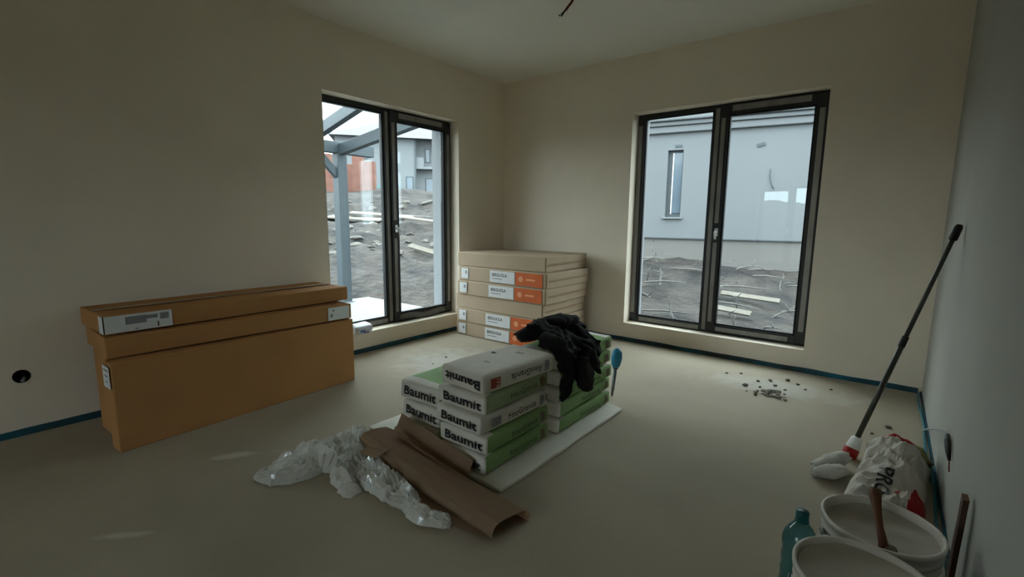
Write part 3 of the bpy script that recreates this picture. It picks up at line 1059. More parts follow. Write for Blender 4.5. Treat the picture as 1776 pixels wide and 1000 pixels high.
def film_heap(name, path, m, parent=None, seed=0.0, nu=30, nv=18, amp=1.0, thick=0.0015):
    """path: list of (x, y, half width, height). An arch-shaped crumpled sheet."""
    bm = bmesh.new()
    rf = random.Random(int(seed * 10))
    rows = []
    for i in range(nu + 1):
        f = i / nu * (len(path) - 1)
        a = min(int(f), len(path) - 2)
        q = f - a
        q = q * q * (3 - 2 * q) * .5 + q * .5
        x, y, w, h = [path[a][k] + (path[a + 1][k] - path[a][k]) * q for k in range(4)]
        a0 = max(0, a - 0)
        tx, ty = path[a + 1][0] - path[a][0], path[a + 1][1] - path[a][1]
        if 0 < a and q < .5:
            px, py = path[a][0] - path[a - 1][0], path[a][1] - path[a - 1][1]
            kk = .5 - q
            tx, ty = tx * (1 - kk) + px * kk, ty * (1 - kk) + py * kk
        elif a < len(path) - 2 and q >= .5:
            px, py = path[a + 2][0] - path[a + 1][0], path[a + 2][1] - path[a + 1][1]
            kk = q - .5
            tx, ty = tx * (1 - kk) + px * kk, ty * (1 - kk) + py * kk
        l = math.hypot(tx, ty)
        nx_, ny_ = -ty / l, tx / l
        endk = min(1, 6 * min(i, nu - i) / nu + .25)
        row = []
        for j in range(nv + 1):
            v = j / nv * 2 - 1
            ww = w * (1 + .30 * nz((x, y, v), 5, seed)) * (endk ** .4)
            px, py = x + nx_ * ww * v, y + ny_ * ww * v
            p = (px, py, 0)
            arch = max(0, 1 - abs(v) ** 2.4)
            rid = (1 - abs(nz(p, 7.5, seed + 2)) * 2.4) * .50 + (1 - abs(nz(p, 17, seed + 5)) * 2.5) * .33 + (1 - abs(nz(p, 36, seed + 8)) * 2.5) * .17
            z = h * endk * arch ** .7 * (0.40 + 0.75 * rid * amp)
            z += 0.006 * abs(nz(p, 24, seed + 1))
            jx, jy = rf.uniform(-.4, .4) * ww * 2 / nv, rf.uniform(-.4, .4) * .012
            row.append(bm.verts.new((px + jx + .012 * nz(p, 14, seed + 4), py + jy + .012 * nz(p, 14, seed + 9), max(.003, z * rf.uniform(.80, 1.18)))))
        rows.append(row)
    for a, b in zip(rows, rows[1:]):
        for j in range(nv):
            bm.faces.new((a[j], a[j + 1], b[j + 1], b[j]))
    bmesh.ops.triangulate(bm, faces=bm.faces[:], quad_method='SHORT_EDGE')
    bmesh.ops.recalc_face_normals(bm, faces=bm.faces[:])
    return obj(name, bm, m, parent, False)


r = thing('plastic_film', 'crumpled milky plastic film heaped on the floor left of the cardboard', 'plastic film')
film_heap('film_heap', [(1.34, -3.32, .05, .03), (1.40, -3.24, .10, .07), (1.47, -3.13, .11, .12), (1.55, -3.07, .13, .13), (1.63, -3.05, .13, .09), (1.72, -3.04, .08, .05)], M['film'], r, 1.3)
film_heap('thin_wing', [(1.36, -3.40, .05, .02), (1.42, -3.32, .10, .05), (1.50, -3.24, .09, .06), (1.56, -3.18, .06, .05)], M['film'], r, 7.3, 18, 12)
film_heap('upright_fold', [(1.38, -3.03, .05, .05), (1.44, -2.98, .07, .10), (1.52, -2.96, .08, .13), (1.60, -2.955, .05, .06)], M['film'], r, 4.1, 18, 12)
film_heap('front_tail', [(1.60, -3.12, .05, .09), (1.68, -3.16, .05, .07), (1.78, -3.19, .045, .05), (1.86, -3.20, .04, .02)], M['film_b'], r, 9.7, 14, 8, .7)
r = thing('plastic_film', 'glossy crumpled plastic film running along the front of the folded cardboard', 'plastic film')
film_heap('film_run', [(1.66, -3.05, .04, .07), (1.75, -3.065, .06, .10), (1.86, -3.085, .075, .10), (1.98, -3.09, .065, .09), (2.08, -3.085, .05, .06), (2.12, -3.075, .03, .03)], M['film_b'], r, 14.2)
film_heap('film_tail', [(2.06, -3.10, .03, .03), (2.14, -3.115, .04, .055), (2.22, -3.11, .045, .055), (2.31, -3.075, .035, .03)], M['film_b'], r, 17.9, 16, 10)

# ================================================================== SMALL THINGS ON THE FLOOR
# heap of mortar debris near the right window
bm = bmesh.new()
for k in range(26):
    a = random.uniform(0, 6.28); d = abs(random.gauss(0, .05))
    t = bmesh.new()
    bmesh.ops.create_icosphere(t, subdivisions=1, radius=random.uniform(.008, .024))
    for v in t.verts:
        v.co *= 1 + .5 * nz(v.co, 60, k)
        v.co.z *= .55
    bmesh.ops.translate(t, vec=(d * math.cos(a) * 1.6, d * math.sin(a) * 1.1, .006 + max(0, .022 - d * .3)), verts=t.verts)
    merge(bm, t)
o = obj('debris_heap', bm, M['debris'], None, False, (3.0, -0.71, 0.003))
tag(o, 'small heap of grey mortar debris on the floor before the right window', 'debris')
o['kind'] = 'stuff'
t = bmesh.new()
bmesh.ops.create_icosphere(t, subdivisions=1, radius=1.0)
for v in t.verts:
    v.co *= 1 + .5 * nz(v.co, 1.3, 4)
crumb = None
spots = [(2.93, -.40, .016), (3.03, -.31, .02), (2.86, -.47, .013), (2.72, -.36, .011), (2.63, -.42, .010), (3.10, -.36, .012), (2.98, -.50, .014), (3.16, -.45, .010), (2.90, -.60, .012),
         (3.30, -.33, .012), (3.05, -.55, .010), (0.80, -1.62, .012), (0.86, -1.50, .014), (0.93, -1.72, .010), (1.0, -1.58, .016), (1.10, -1.55, .013), (1.17, -1.5, .012), (.72, -1.75, .009),
         (1.02, -1.83, .008), (0.66, -1.55, .010), (3.62, -.86, .018), (3.55, -1.02, .01), (1.16, -1.38, .014), (1.24, -1.45, .010)]
for k, (x, y, s) in enumerate(spots):
    if crumb is None:
        crumb = obj('mortar_crumb', t, M['debris'])
        o = crumb
    else:
        o = crumb.copy()
        COL.objects.link(o)
    o.location = (x, y, s * .42)
    o.scale = (s * random.uniform(.8, 1.3), s * random.uniform(.8, 1.3), s * .55)
    o.rotation_euler = (0, 0, random.uniform(0, 6))
    if x > 2.5:
        tag(o, 'small mortar crumb on the floor near the right window', 'crumb', 'mortar crumbs near the right window')
    else:
        tag(o, 'small mortar crumb on the floor before the corner cartons', 'crumb', 'mortar crumbs near the corner cartons')

# ------------------------------------------------------------------ packet on the left window sill
r = thing('packet', 'small white packet with blue and purple print on the left window sill', 'packet', (-0.012, -1.925, LW['z0'] + .004), (0, R(14), R(6)))
bm = bmesh.new()
add_box(bm, -.055, .050, -.085, .085, .0, .075, .018)
bmesh.ops.subdivide_edges(bm, edges=[e for e in bm.edges if e.calc_length() > .03], cuts=4, use_grid_fill=True)
for v in bm.verts:
    v.co += Vector((.006 * nz(v.co, 30, 1), .006 * nz(v.co, 30, 5), .006 * nz(v.co, 30, 9) if v.co.z > .02 else 0))
pk = obj('packet_body', bm, M['pack_w'], r, True)
slab('blue_print', (.0545, -.03, .037), (0, 1, 0), (0, 0, 1), .05, .022, .0008, M['pack_b'], r)
slab('purple_print', (.0545, .012, .020), (0, 1, 0), (0, 0, 1), .06, .016, .0008, M['pack_p'], r)
slab('purple_print', (.000, .0, .061), (0, 1, 0), (-1, 0, 0), .07, .03, .0008, M['pack_p'], r)

# ================================================================== RIGHT-HAND CLUTTER
# pole leaning on the right wall
p0 = Vector((3.472, -1.425, .030)); p1 = Vector((3.776, -1.118, 1.167))
r = thing('roller_pole', 'long dark pole with red and white foot leaning on the right wall', 'pole', p0)
d = (p1 - p0)
L = lambda k: d * k
obj('pole_shaft', tube_bm([L(.06), L(.5)], .0125, 12), M['pole'], r, True)
obj('pole_shaft', tube_bm([L(.49), L(.95)], .0100, 12), M['pole'], r, True)
obj('clamp_ring', tube_bm([L(.475), L(.52)], .0145, 12), M['black'], r, True)
obj('top_grip', tube_bm([L(.935), L(.94), L(.99), L(1.0)], [.012, .0175, .0175, .012], 12), M['black'], r, True)
obj('white_collar', tube_bm([L(.015), L(.022), L(.062), L(.068)], [.024, .030, .024, .016], 14), M['white_plastic'], r, True)
obj('red_socket', tube_bm([L(-.028), L(-.020), L(.014), L(.020)], [.020, .032, .034, .026], 14), M['red'], r, True)


# crumpled cement sack lettered PRO
def sack_top(x, y):
    """height of the crumpled sack above its floor point (local coords)"""
    kx, ky = x / .122, y / .30
    e = max(0, 1 - abs(kx) ** 3.0) * max(0, 1 - abs(ky) ** 4)
    rid = 1 - abs(nz((x, y, 0), 8, 3.3)) * 2.0
    fine = 1 - abs(nz((x, y, 0), 22, 5.3)) * 2.2
    k = .18 + .82 * min(1, ((x + .02) / .07) ** 2 + ((y + .16) / .14) ** 2)
    return .004 + (e ** .55) * (.078 + k * (.055 * rid + .030 * fine) + (1 - k) * .03 + .03 * math.sin(ky * 2 + .7))


def pro_sack():
    r = thing('cement_sack', 'crumpled cream paper sack lettered PRO on the floor behind the buckets', 'sack', (3.630, -1.635, 0), (0, 0, R(-5)))
    bm = bmesh.new()
    nx, ny = 44, 64
    g = []
    for j in range(ny + 1):
        row = []
        for i in range(nx + 1):
            x = (i / nx * 2 - 1) * .122
            y = (j / ny * 2 - 1) * .30
            ed = 1 + .18 * nz((x, y, 0), 6, 8) * max(abs(x) / .122, abs(y) / .30) ** 5
            row.append(bm.verts.new((x * ed, y * ed, sack_top(x, y))))
        g.append(row)
    for j in range(ny):
        for i in range(nx):
            f = bm.faces.new((g[j][i], g[j][i + 1], g[j + 1][i + 1], g[j + 1][i]))
            cx, cy = (i + .5) / nx, (j + .5) / ny
            if cy > .90 and .15 < cx < .62:
                f.material_index = 1
            elif cy > .86 and cx >= .62:
                f.material_index = 2
            elif cx > .80 and .02 < cy < .30 and (cx - .80) * 2.2 > (cy - .02) * .4 - .02:
                f.material_index = 1
    # closed underside
    low = [[bm.verts.new((v.co.x, v.co.y, .001)) for v in row] for row in (g[0], g[-1])]
    obj('sack_body', bm, [M['sack'], M['deep_red'], M['olive']], r, False)
    dz = lambda p: Vector((p.x, p.y, sack_top(p.x, p.y)))
    text('lettering', 'PRO', 0.15, 0.056, (-0.012, -0.178, 0), (0, -1, 0), (1, 0, 0), M['ink'], r, dz, bold=.02, lift=.004, fine=.008)
    for nm_, mt_, pts in (('red_fold', M['deep_red'], [(-.06, .235, .11), (-.02, .25, .135), (.02, .25, .125), (.05, .245, .11)]), ('olive_fold', M['olive'], [(.04, .25, .11), (.08, .235, .105), (.115, .19, .07)]),
                          ('pale_fold', M['sack'], [(-.10, .18, .09), (-.07, .23, .105), (-.04, .25, .10)])):
        t = tube_bm([Vector(pts[0]).lerp(Vector(pts[1]), q / 4) for q in range(4)] + [Vector(pts[1]).lerp(Vector(pts[2]), q / 4) for q in range(4)] + [Vector(p) for p in pts[2:]], .022, 10)
        for v in t.verts:
            v.co += Vector((.4, .6, .8)) * .022 * nz(v.co, 28, 6)
        obj(nm_, t, mt_, r, True)
    quad_patch('red_mark', (0.035, -.22, 0), (1, 0, 0), (0, 1, 0), .014, .05, M['red_ink'], r, dz, .003)


pro_sack()
# rolled rag / white bundle beside the pole foot
r = thing('rag', 'crumpled cream rag lying by the foot of the leaning pole', 'rag', (3.393, -1.705, 0))
bm = bmesh.new()
for pts, rad in (([(-.035, -.03, .034), (.01, .03, .050), (.045, .095, .055), (.07, .155, .05)], [.028, .042, .036, .018]),
                 ([(-.035, -.06, .028), (.02, -.04, .04), (.06, .0, .045)], [.022, .036, .03]),
                 ([(-.05, -.03, .02), (-.03, .03, .03), (.0, .08, .03), (.03, .12, .02)], [.016, .026, .024, .012])):
    P, Rr = [], []
    n = 16
    for k in range(n + 1):
        f = k / n * (len(pts) - 1); i = min(int(f), len(pts) - 2); q = f - i
        P.append(Vector(pts[i]).lerp(Vector(pts[i + 1]), q)); Rr.append(rad[i] + (rad[i + 1] - rad[i]) * q)
    t = tube_bm(P, Rr, 16)
    for v in t.verts:
        v.co += Vector((1, .7, .6)) * (.014 * nz(v.co, 22, 2) + .010 * nz(v.co, 45, 5))
        v.co.z = max(v.co.z, .002)
    merge(bm, t)
obj('rag_cloth', bm, M['rag'], r, True)


# buckets
def bucket(label, loc, rt, h, fill, lab=True, bail=0.0):
    r = thing('bucket', label, 'bucket', loc, (0, 0, bail), 'plaster buckets by the right wall')
    rb = rt * .86
    prof = [(0, .002), (rb - .004, .002), (rb, .006), (rt - .012, h - .075), (rt - .004, h - .073), (rt - .004, h - .068), (rt - .010, h - .066), (rt - .009, h - .048), (rt - .002, h - .046), (rt - .002, h - .041), (rt - .008, h - .039),
            (rt - .006, h - .018), (rt + .001, h - .016), (rt + .002, h - .002), (rt - .001, h), (rt - .006, h), (rt - .0085, h - .004), (rt - .012, h - .02), (rb - .006, .010), (0, .010)]
    obj('bucket_shell', lathe_bm(prof, 56), M['bucket'], r, True)
    # putty inside
    rf = rb - .006 + (rt - .012 - rb + .006) * (fill / (h - .02))
    bm = bmesh.new()
    rings = []
    for i in range(13):
        q = rf * .995 * i / 12
        rings.append([bm.verts.new((q * math.cos(2 * math.pi * k / 48), q * math.sin(2 * math.pi * k / 48),
                      fill + .010 * nz((q * math.cos(2 * math.pi * k / 48), q * math.sin(2 * math.pi * k / 48), loc[0]), 12, 2) + .012 * (i / 12) ** 6)) for k in range(48)] if i else [bm.verts.new((0, 0, fill))])
    for k in range(48):
        bm.faces.new((rings[0][0], rings[1][k], rings[1][(k + 1) % 48]))
    for a, b in zip(rings[1:], rings[2:]):
        for k in range(48):
            bm.faces.new((a[k], b[k], b[(k + 1) % 48], a[(k + 1) % 48]))
    obj('putty', bm, M['putty'], r, True)
    # wire bail, folded down
    pts = []
    for k in range(17):
        a = math.pi * k / 16
        pts.append(((rt + .005) * math.cos(a), -(rt + .008) * math.sin(a) * 1.0, h - .055 - .075 * math.sin(a)))
    obj('bail', tube_bm(pts, .0025, 6), M['steel'], r, True)
    for s in (-1, 1):
        box('bail_lug', s * (rt - .006) - .008, s * (rt - .006) + .008, -.012, .012, h - .066, h - .044, M['bucket'], r, .003)
    if lab:
        # dark paper label wound round the shell
        bm = bmesh.new()
        g = []
        for j in range(3):
            row = []
            for k in range(41):
                a = R(-205 + 230 * k / 40)
                z = .05 + (h - .15) * j / 2
                q = rb + (rt - .012 - rb) * (z / (h - .075)) + .0016
                row.append(bm.verts.new((q * math.cos(a), q * math.sin(a), z)))
            g.append(row)
        for a, b in zip(g, g[1:]):
            for k in range(40):
                bm.faces.new((a[k], a[k + 1], b[k + 1], b[k]))
        lbm = obj('wrap_label', bm, M['black'], r, True)
        for (a0, a1, za, zb) in ((-30, -12, .62, .74), (-8, 10, .62, .74), (-34, 12, .40, .46), (-34, -4, .28, .33), (-110, -60, .55, .75), (-120, -66, .35, .42)):
            bm = bmesh.new()
            lo = []; hi = []
            for k in range(9):
                a = R(a0 + (a1 - a0) * k / 8)
                for lst, zz in ((lo, za), (hi, zb)):
                    z = .05 + (h - .15) * zz
                    q = rb + (rt - .012 - rb) * (z / (h - .075)) + .0024
                    lst.append(bm.verts.new((q * math.cos(a), q * math.sin(a), z)))
            for k in range(8):
                bm.faces.new((lo[k], lo[k + 1], hi[k + 1], hi[k]))
            obj('label_print', bm, M['label'], lbm, True)
    return r


bucket('rear cream bucket with dark label, a brown stick standing in it', (3.583, -2.560, 0), 0.146, 0.300, 0.262, True, R(20))
bucket('front cream bucket nearest the camera, open and full of putty', (3.553, -2.875, 0), 0.150, 0.312, 0.285, False, R(200))
r = thing('stirring_stick', 'reddish brown stirring stick standing in the rear bucket', 'stick', (3.585, -2.625, .262))
bm = tube_bm([(0.012, -.005, -.06), (.008, 0, .01), (-.004, .045, .032), (-.012, .085, .055), (-.020, .125, .080), (-.023, .145, .093)], [.010, .011, .0095, .011, .015, .016], 10)
for v in bm.verts:
    v.co += Vector((.002, .001, .002)) * nz(v.co, 40, 2)
obj('stick_shaft', bm, M['stick'], r, True)
bm = lathe_bm([(0, -.002), (.016, -.002), (.014, .006), (.008, .010), (0, .011)], 14)
for v in bm.verts:
    v.co.x = v.co.x * 1.3 + .02
    v.co += Vector((1, 1, .3)) * .006 * nz(v.co, 50, 3)
obj('putty_lump', bm, M['debris'], r, True)

# water bottle
r = thing('water_bottle', 'teal plastic water bottle with dark cap left of the front bucket', 'bottle', (3.402, -2.715, 0), (0, R(0), 0))
prof = [(0, .004), (.030, .002), (.043, .008), (.045, .03), (.0435, .05), (.045, .07), (.0425, .09), (.045, .11), (.0425, .13), (.045, .15), (.0425, .17), (.0452, .19), (.043, .215), (.046, .235), (.046, .25), (.041, .268), (.030, .288), (.018, .302), (.0135, .310), (.0135, .318)]
obj('bottle_body', lathe_bm(prof, 36), M['pet'], r, True)
prof2 = [(0, .312), (.0165, .312), (.017, .314), (.017, .336), (.0155, .339), (0, .339)]
obj('bottle_cap', lathe_bm(prof2, 24), M['teal_cap'], r, True)
obj('neck_ring', lathe_bm([(.0135, .306), (.0185, .306), (.0185, .310), (.0135, .310)], 24), M['teal_cap'], r, True)

# dark wooden slat standing behind the rear bucket
r = thing('wooden_slat', 'dark reddish wooden slat leaning on the right wall by the rear bucket', 'plank', (3.770, -2.34, 0), (R(1), R(1.2), 0))
bm = bmesh.new()
add_box(bm, -.007, .007, -.022, .022, .003, .35, .002)
bmesh.ops.subdivide_edges(bm, edges=[e for e in bm.edges if e.calc_length() > .1], cuts=10, use_grid_fill=True)
for v in bm.verts:
    v.co.y += .004 * nz((0, 0, v.co.z), 8, 1)
obj('slat_board', bm, M['plank'], r)
box('slat_end', -.0075, .0075, -.0225, .0225, .35, .354, M['stick'], r, .001)

# grey cable leaving the floor and curling to the wall outlet
r = thing('wall_cable', 'thin grey cable arching from the floor edge to the right wall', 'cable', (W, -0.9, 0))
obj('cable_sheath', tube_bm([(-.02, .10, .008), (-.03, -.02, .05), (-.035, -.25, .14), (-.03, -.52, .24), (-.022, -.70, .295), (-.012, -.80, .312)], .0045, 8), M['cable'], r, True)
pl = obj('cable_plug', tube_bm([(-.012, -.79, .315), (-.014, -.83, .30), (-.014, -.88, .285), (-.012, -.93, .262)], [.007, .011, .010, .005], 8), M['black'], r, True)
obj('bare_wire', tube_bm([(-.012, -.93, .262), (-.012, -.95, .245), (-.010, -.955, .225)], .0025, 6), M['copper'], r, True)

# blue pipe along the foot of the right wall
pts = []
for i in range(24):
    y = -0.06 - i * .12
    pts.append((W - .020 - .006 * math.sin(i * .9), y, .014 + .006 * math.sin(i * .7 + 1)))
tag(obj('edge_pipe', tube_bm(pts, .0055, 8), mat('teal_pipe', (0.02, .20, .26), .5, .3, 6), None, True), 'thin teal pipe lying along the foot of the right wall', 'pipe')

# socket box in the left wall
r = thing('socket_box', 'empty dark round wall box sunk into the left wall', 'wall box', (0, box_o[0], box_o[1]), (0, R(90), 0))
obj('box_cup', lathe_bm([(.0355, .001), (.0335, .001), (.0325, -.05), (0, -.052)], 20), M['dark'], r, True)
obj('conduit_end', tube_bm([(.018, .012, -.048), (.016, .010, -.02), (.020, .004, .002), (.026, -.002, .006)], .008, 10), M['cable'], r, True)

# cable hanging from the ceiling
r = thing('ceiling_cable', 'short brown cable with bare ends hanging from the ceiling', 'cable', (1.66, -1.33, H))
obj('cable_sheath', tube_bm([(0.03, .02, 0), (.022, .015, -.03), (.004, .0, -.06), (-.010, -.012, -.085)], .0085, 8), M['copper'], r, True)
obj('wire_end', tube_bm([(-.008, -.010, -.08), (-.022, -.022, -.105), (-.030, -.030, -.125)], .0045, 6), M['black'], r, True)
obj('wire_end', tube_bm([(-.010, -.012, -.08), (-.030, -.026, -.105), (-.044, -.036, -.122), (-.047, -.040, -.112)], .0028, 6), M['black'], r, True)

# ================================================================== OUTSIDE, RIGHT WINDOW: NEIGHBOUR'S HOUSE
ang = R(11)
r = thing('neighbour_house', 'pale single-storey house wall with narrow window seen through the right window', 'building', (2.5, 6.0, 0), (0, 0, ang))
wn = (-2.74, -2.44, 1.26, 2.60)
us = [-5.2, wn[0], wn[1], 9.0]
bm = bmesh.new()


def hb(x0, x1, y0, y1, z0, z1):
    add_box(bm, x0, x1, y0, y1, z0, z1)


hb(-5.2, wn[0], 0, 7, .82, 3.0); hb(wn[1], 9.0, 0, 7, .82, 3.0); hb(wn[0], wn[1], 0, 7, .82, wn[2]); hb(wn[0], wn[1], 0, 7, wn[3], 3.0); hb(wn[0], wn[1], .22, 7, wn[2], wn[3])
obj('house_wall', bm, M['house'], r)
box('plinth', -5.15, 8.95, .035, 6.9, -.8, .82, M['plinth'], r)
box('plinth_drip', -5.21, 9.0, -.015, .03, .815, .835, M['hshade'], r)
box('cornice', -5.3, 9.1, -.10, 7.1, 2.93, 3.06, M['house'], r, .02)
box('cornice', -5.35, 9.15, -.16, 7.15, 3.06, 3.14, M['house'], r, .02)
box('cornice', -5.4, 9.2, -.24, 7.2, 3.14, 3.26, M['house'], r, .03)
fr_ = box('window_frame', wn[0] + .002, wn[1] - .002, .10, .15, wn[2], wn[3], M['hshade'], r)
box('pane', wn[0] + .10, wn[1] - .02, .085, .099, wn[2] + .08, wn[3] - .05, M['hglass'], fr_)
box('casement_bar', wn[0] + .09, wn[0] + .11, .08, .10, wn[2] + .06, wn[3] - .05, M['white_plastic'], fr_)
box('sill', wn[0] - .05, wn[1] + .05, -.06, .10, wn[2] - .035, wn[2] - .001, M['fhouse'], r)
box('vent_plate', wn[0] + .14, wn[1] - .03, -.012, .0, wn[3] + .05, wn[3] + .10, M['hshade'], r)
bm = bmesh.new()
add_box(bm, -.07, .07, -.02, 0, -.03, .03, mtx=Matrix.Translation((-1.06, 0, 2.61)) @ Matrix.Rotation(R(-14), 4, 'Y'))
obj('wall_bracket', bm, M['hshade'], r)
obj('loose_cable', tube_bm([(-.87, .0, 2.16), (-.875, -.02, 2.05), (-.85, -.03, 1.92), (-.79, -.03, 1.78)], .008, 6), M['hshade'], r, True)

# roots and sticks poking out of the soil
rnd = random.Random(21)
roots = 0
rtk = []
while roots < 44:
    y = rnd.uniform(1.2, 5.2)
    x = 3.52 + (y + 4.235) * rnd.uniform(-.46, -.11)
    if any(math.hypot(x - a, y - b) < .26 for a, b in rtk):
        continue
    rtk.append((x, y))
    if roots < 30:
        pts = [Vector((x, y, terrain(x, y) - .03))]
        a = rnd.uniform(0, 6.28); d = Vector((math.cos(a), math.sin(a) * .5, rnd.uniform(.1, .9))).normalized()
        n = rnd.randint(3, 5)
        for k in range(n):
            d = (d + Vector((rnd.uniform(-.6, .6), rnd.uniform(-.4, .4), rnd.uniform(-.5, .35)))).normalized()
            pts.append(pts[-1] + d * rnd.uniform(.05, .14))
        q = rnd.uniform(.010, .020)
        t = tube_bm(pts, [q * (1 - .75 * k / n) for k in range(n + 1)], 6)
        for _ in range(rnd.randint(1, 3)):
            k = rnd.randint(1, n)
            e = pts[k] + Vector((rnd.uniform(-.12, .12), rnd.uniform(-.08, .08), rnd.uniform(-.02, .14)))
            tube_bm([pts[k], pts[k].lerp(e, .5) + Vector((.01, 0, .01)), e], [q * .55, q * .4, q * .2], 5, t)
        o = obj('bare_root', t, M['root'], None, True)
        tag(o, 'bleached bare root in the soil outside the right window', 'root', 'roots outside the right window')
    else:
        a = rnd.uniform(-.35, .35)
        l = rnd.uniform(.3, .8)
        z = terrain(x, y) + .04
        c = Vector((math.cos(a), math.sin(a), rnd.uniform(-.05, .08))) * l
        t = tube_bm([Vector((x, y, z)), Vector((x, y, z)) + c * .5 + Vector((0, 0, .02)), Vector((x, y, z)) + c], [.016, .013, .007], 6)
        o = obj('fallen_branch', t, M['root'], None, True)
        tag(o, 'grey fallen branch lying on the soil outside the right window', 'branch', 'branches outside the right window')
    roots += 1
for (x, y, l, a) in ((2.05, 3.0, .75, .10), (1.95, 2.3, .55, -.05)):
    bm = bmesh.new()
    z = terrain(x, y) + .09
    add_box(bm, -l / 2, l / 2, -.05, .05, -.012, .012, .003, mtx=Matrix.Translation((x, y, z)) @ Matrix.Rotation(a, 4, 'Z') @ Matrix.Rotation(R(4), 4, 'Y') @ Matrix.Rotation(R(25), 4, 'X'))
    o = obj('loose_board', bm, M['board'])
    tag(o, 'pale %s board on the soil outside the right window' % ('longer' if l > .6 else 'shorter, nearer'), 'board')

# ================================================================== OUTSIDE, LEFT WINDOW: PERGOLA, RUBBLE, FAR HOUSES
px, py = -2.90, -0.29
r = thing('pergola', 'blue-grey pergola with post and beams on the terrace outside the left window', 'pergola', (px, py, -0.10))
box('post', -.075, .075, -.075, .075, 0, 2.20, M['pergola'], r, .006)
box('header_beam', -.06, .06, -2.6, .56, 2.20, 2.36, M['pergola'], r, .006)
for nm_, yy, z_, ang_ in (('side_beam', 0.0, 2.17, -7), ('rafter', -.33, 2.33, -13), ('rafter', -1.30, 2.33, -13), ('rafter', -2.25, 2.33, -13)):
    bm = bmesh.new()
    add_box(bm, .07 if nm_ == 'side_beam' else -.25, 2.44, -.05, .05, 0, .15, .006, mtx=Matrix.Translation((0, yy, z_ + (.04 if nm_ == 'rafter' else 0))) @ Matrix.Rotation(R(ang_), 4, 'Y'))
    obj(nm_, bm, M['pergola'], r)
bm = bmesh.new()
add_box(bm, -.04, .04, -.05, .05, 0, .50, .004, mtx=Matrix.Translation((0, -.36, 2.20)) @ Matrix.Rotation(R(-135), 4, 'X'))
obj('brace', bm, M['pergola'], r)
box('post_foot', -.10, .10, -.10, .10, 0, .012, M['steel'], r)

rnd = random.Random(5)
stone0 = []
for k in range(3):
    t = bmesh.new()
    bmesh.ops.create_icosphere(t, subdivisions=2, radius=1)
    for v in t.verts:
        v.co *= 1 + .45 * nz(v.co, 1.2, k * 7)
    me = bpy.data.meshes.new('rubble_stone')
    t.to_mesh(me); t.free()
    me.materials.append(M['stone'])
    stone0.append(me)


def polar(th, D):
    return CX + D * math.sin(R(th)), CY + D * math.cos(R(th))


boards = ((-53.0, 16.2, 2.6, .55, .8, .12), (-57.4, 16.0, 2.2, .7, .5, .10), (-50.6, 14.6, 1.3, .22, .9, .25), (-49.2, 11.6, .8, .14, .3, .6))
taken = [(*polar(b[0], b[1]), b[2] * .55) for b in boards]
k = 0
while k < 60:
    th = rnd.uniform(-60, -45)
    if k < 32:
        D = rnd.gauss(12.2, .45); s = rnd.uniform(.04, .12)
    else:
        D = rnd.uniform(13, 19); s = rnd.uniform(.06, .22)
    x, y = polar(th, D)
    if any(math.hypot(x - a, y - b) < c + s * 2.3 for a, b, c in taken):
        continue
    taken.append((x, y, s * 2.3))
    o = bpy.data.objects.new('rubble_stone', stone0[k % 3])
    COL.objects.link(o)
    o.location = (x, y, terrain(x, y) + s * .1)
    o.scale = (s * rnd.uniform(1, 1.8), s * rnd.uniform(1, 1.6), s * rnd.uniform(.4, .7))
    o.rotation_euler = (rnd.uniform(-.3, .3), rnd.uniform(-.3, .3), rnd.uniform(0, 6))
    tag(o, 'pale rubble stone on the dug slope outside the left window', 'stone', 'rubble stones on the slope')
    k += 1
bl = ['pale board lying across the slope just below the brick wall', 'pale board on the slope left of the pergola post', 'pale board on the rubble behind the window mullion', 'pale short board lying lowest on the dug slope']
for k, (th, D, l, w, a, tilt) in enumerate(boards):
    x, y = polar(th, D)
    bm = bmesh.new()
    add_box(bm, -l / 2, l / 2, -w / 2, w / 2, -.02, .02, .004, mtx=Matrix.Translation((x, y, terrain(x, y) + .14)) @ Matrix.Rotation(a, 4, 'Z') @ Matrix.Rotation(tilt, 4, 'X') @ Matrix.Rotation(tilt * .5, 4, 'Y'))
    o = obj('loose_board', bm, M['board'])
    tag(o, bl[k], 'board')

# unfinished orange brick walls behind the mound
x, y = polar(-56.3, 24.5)
zg = terrain(x, y)
r = thing('brick_wall', 'unfinished orange-red brick wall beyond the mound, seen through the left window', 'wall', (x, y, zg - .3), (0, 0, R(36)))
bm = bmesh.new()
for (a, b, h_) in ((-.68, .2, 1.62), (.2, .70, 1.75)):
    add_box(bm, a, b, 0, .3, 0, h_, .01)
obj('brick_face', bm, M['brickwall'], r)
bm = bmesh.new()
add_box(bm, -.62, -.10, .6, .9, 0, 2.75, .01)
obj('brick_pier', bm, M['brickwall'], r)
x, y = polar(-60.0, 24)
r = thing('brick_wall', 'orange brick wall end showing left of the pergola post', 'wall', (x, y, terrain(x, y) - .3), (0, 0, R(34)))
bm = bmesh.new()
add_box(bm, -1.6, .45, 0, .3, 0, .9, .01)
obj('brick_face', bm, M['brickwall'], r)
bm = bmesh.new()
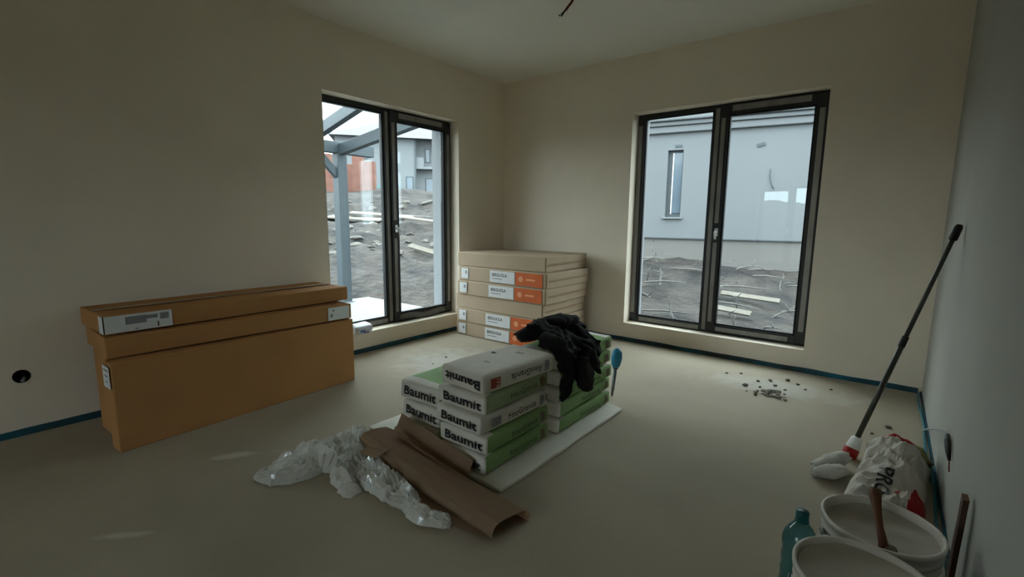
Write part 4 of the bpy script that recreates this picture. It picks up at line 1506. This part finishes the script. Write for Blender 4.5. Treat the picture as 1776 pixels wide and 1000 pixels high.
add_box(bm, -1.6, .05, .4, .7, 0, 2.1, .01)
obj('brick_pier', bm, M['brickwall'], r)

# far two-storey house
hx, hy = -27.49, 21.0
r = thing('far_house', 'white two-storey house with grey roof far behind, seen through the left window', 'building', (hx, hy, 3.1), (0, 0, R(52)))
# local x runs to the right in view, -y faces the camera
bm = bmesh.new()
add_box(bm, -5.6, .55, 0, 7, -.6, 4.5)
add_box(bm, .55, 4.0, 1.1, 7, -.6, 4.5)
obj('house_wall', bm, M['fhouse'], r)


def win(x0, x1, y, z0, z1, par=r):
    f = box('window', x0, x1, y - .03, y + .02, z0, z1, M['hshade'], par)
    box('pane', x0 + .08, x1 - .08, y - .045, y - .031, z0 + .08, z1 - .08, M['hglass'], f)


win(-.25, .35, 0, .05, 1.45)
win(1.35, 2.1, 1.1, .05, 1.45)
win(1.35, 1.80, 1.1, 2.7, 3.85)
win(-2.1, -1.75, 0, 2.9, 4.0)
win(-2.2, -1.75, 0, .4, 1.5)
win(-4.0, -3.2, 0, 2.7, 3.7)
box('balcony', .55, 2.4, .1, 1.1, 2.1, 2.3, M['fhouse'], r)
box('balcony_parapet', .55, 1.2, .1, .2, 2.3, 3.0, M['fhouse'], r)
box('downpipe', .48, .58, -.09, .0, -.3, 4.4, M['hshade'], r)
bm = bmesh.new()
vs = [bm.verts.new(p) for p in ((-6.1, -.6, 4.5), (4.5, -.6, 4.5), (4.5, 7.6, 4.5), (-6.1, 7.6, 4.5), (-2.3, 3.5, 6.2), (1.0, 3.5, 6.2))]
for f in ((0, 1, 5, 4), (1, 2, 5), (2, 3, 4, 5), (3, 0, 4), (3, 2, 1, 0)):
    bm.faces.new([vs[i] for i in f])
obj('roof', bm, M['roof'], r)
box('eave_gutter', -6.15, 4.55, -.70, -.58, 4.38, 4.55, M['render'], r)
box('terrace_rail', -3.2, -.6, -1.2, -1.15, .55, .65, M['rail'], r)
box('terrace_panel', -3.2, -.5, -1.2, -1.16, -.3, .50, M['rail'], r)
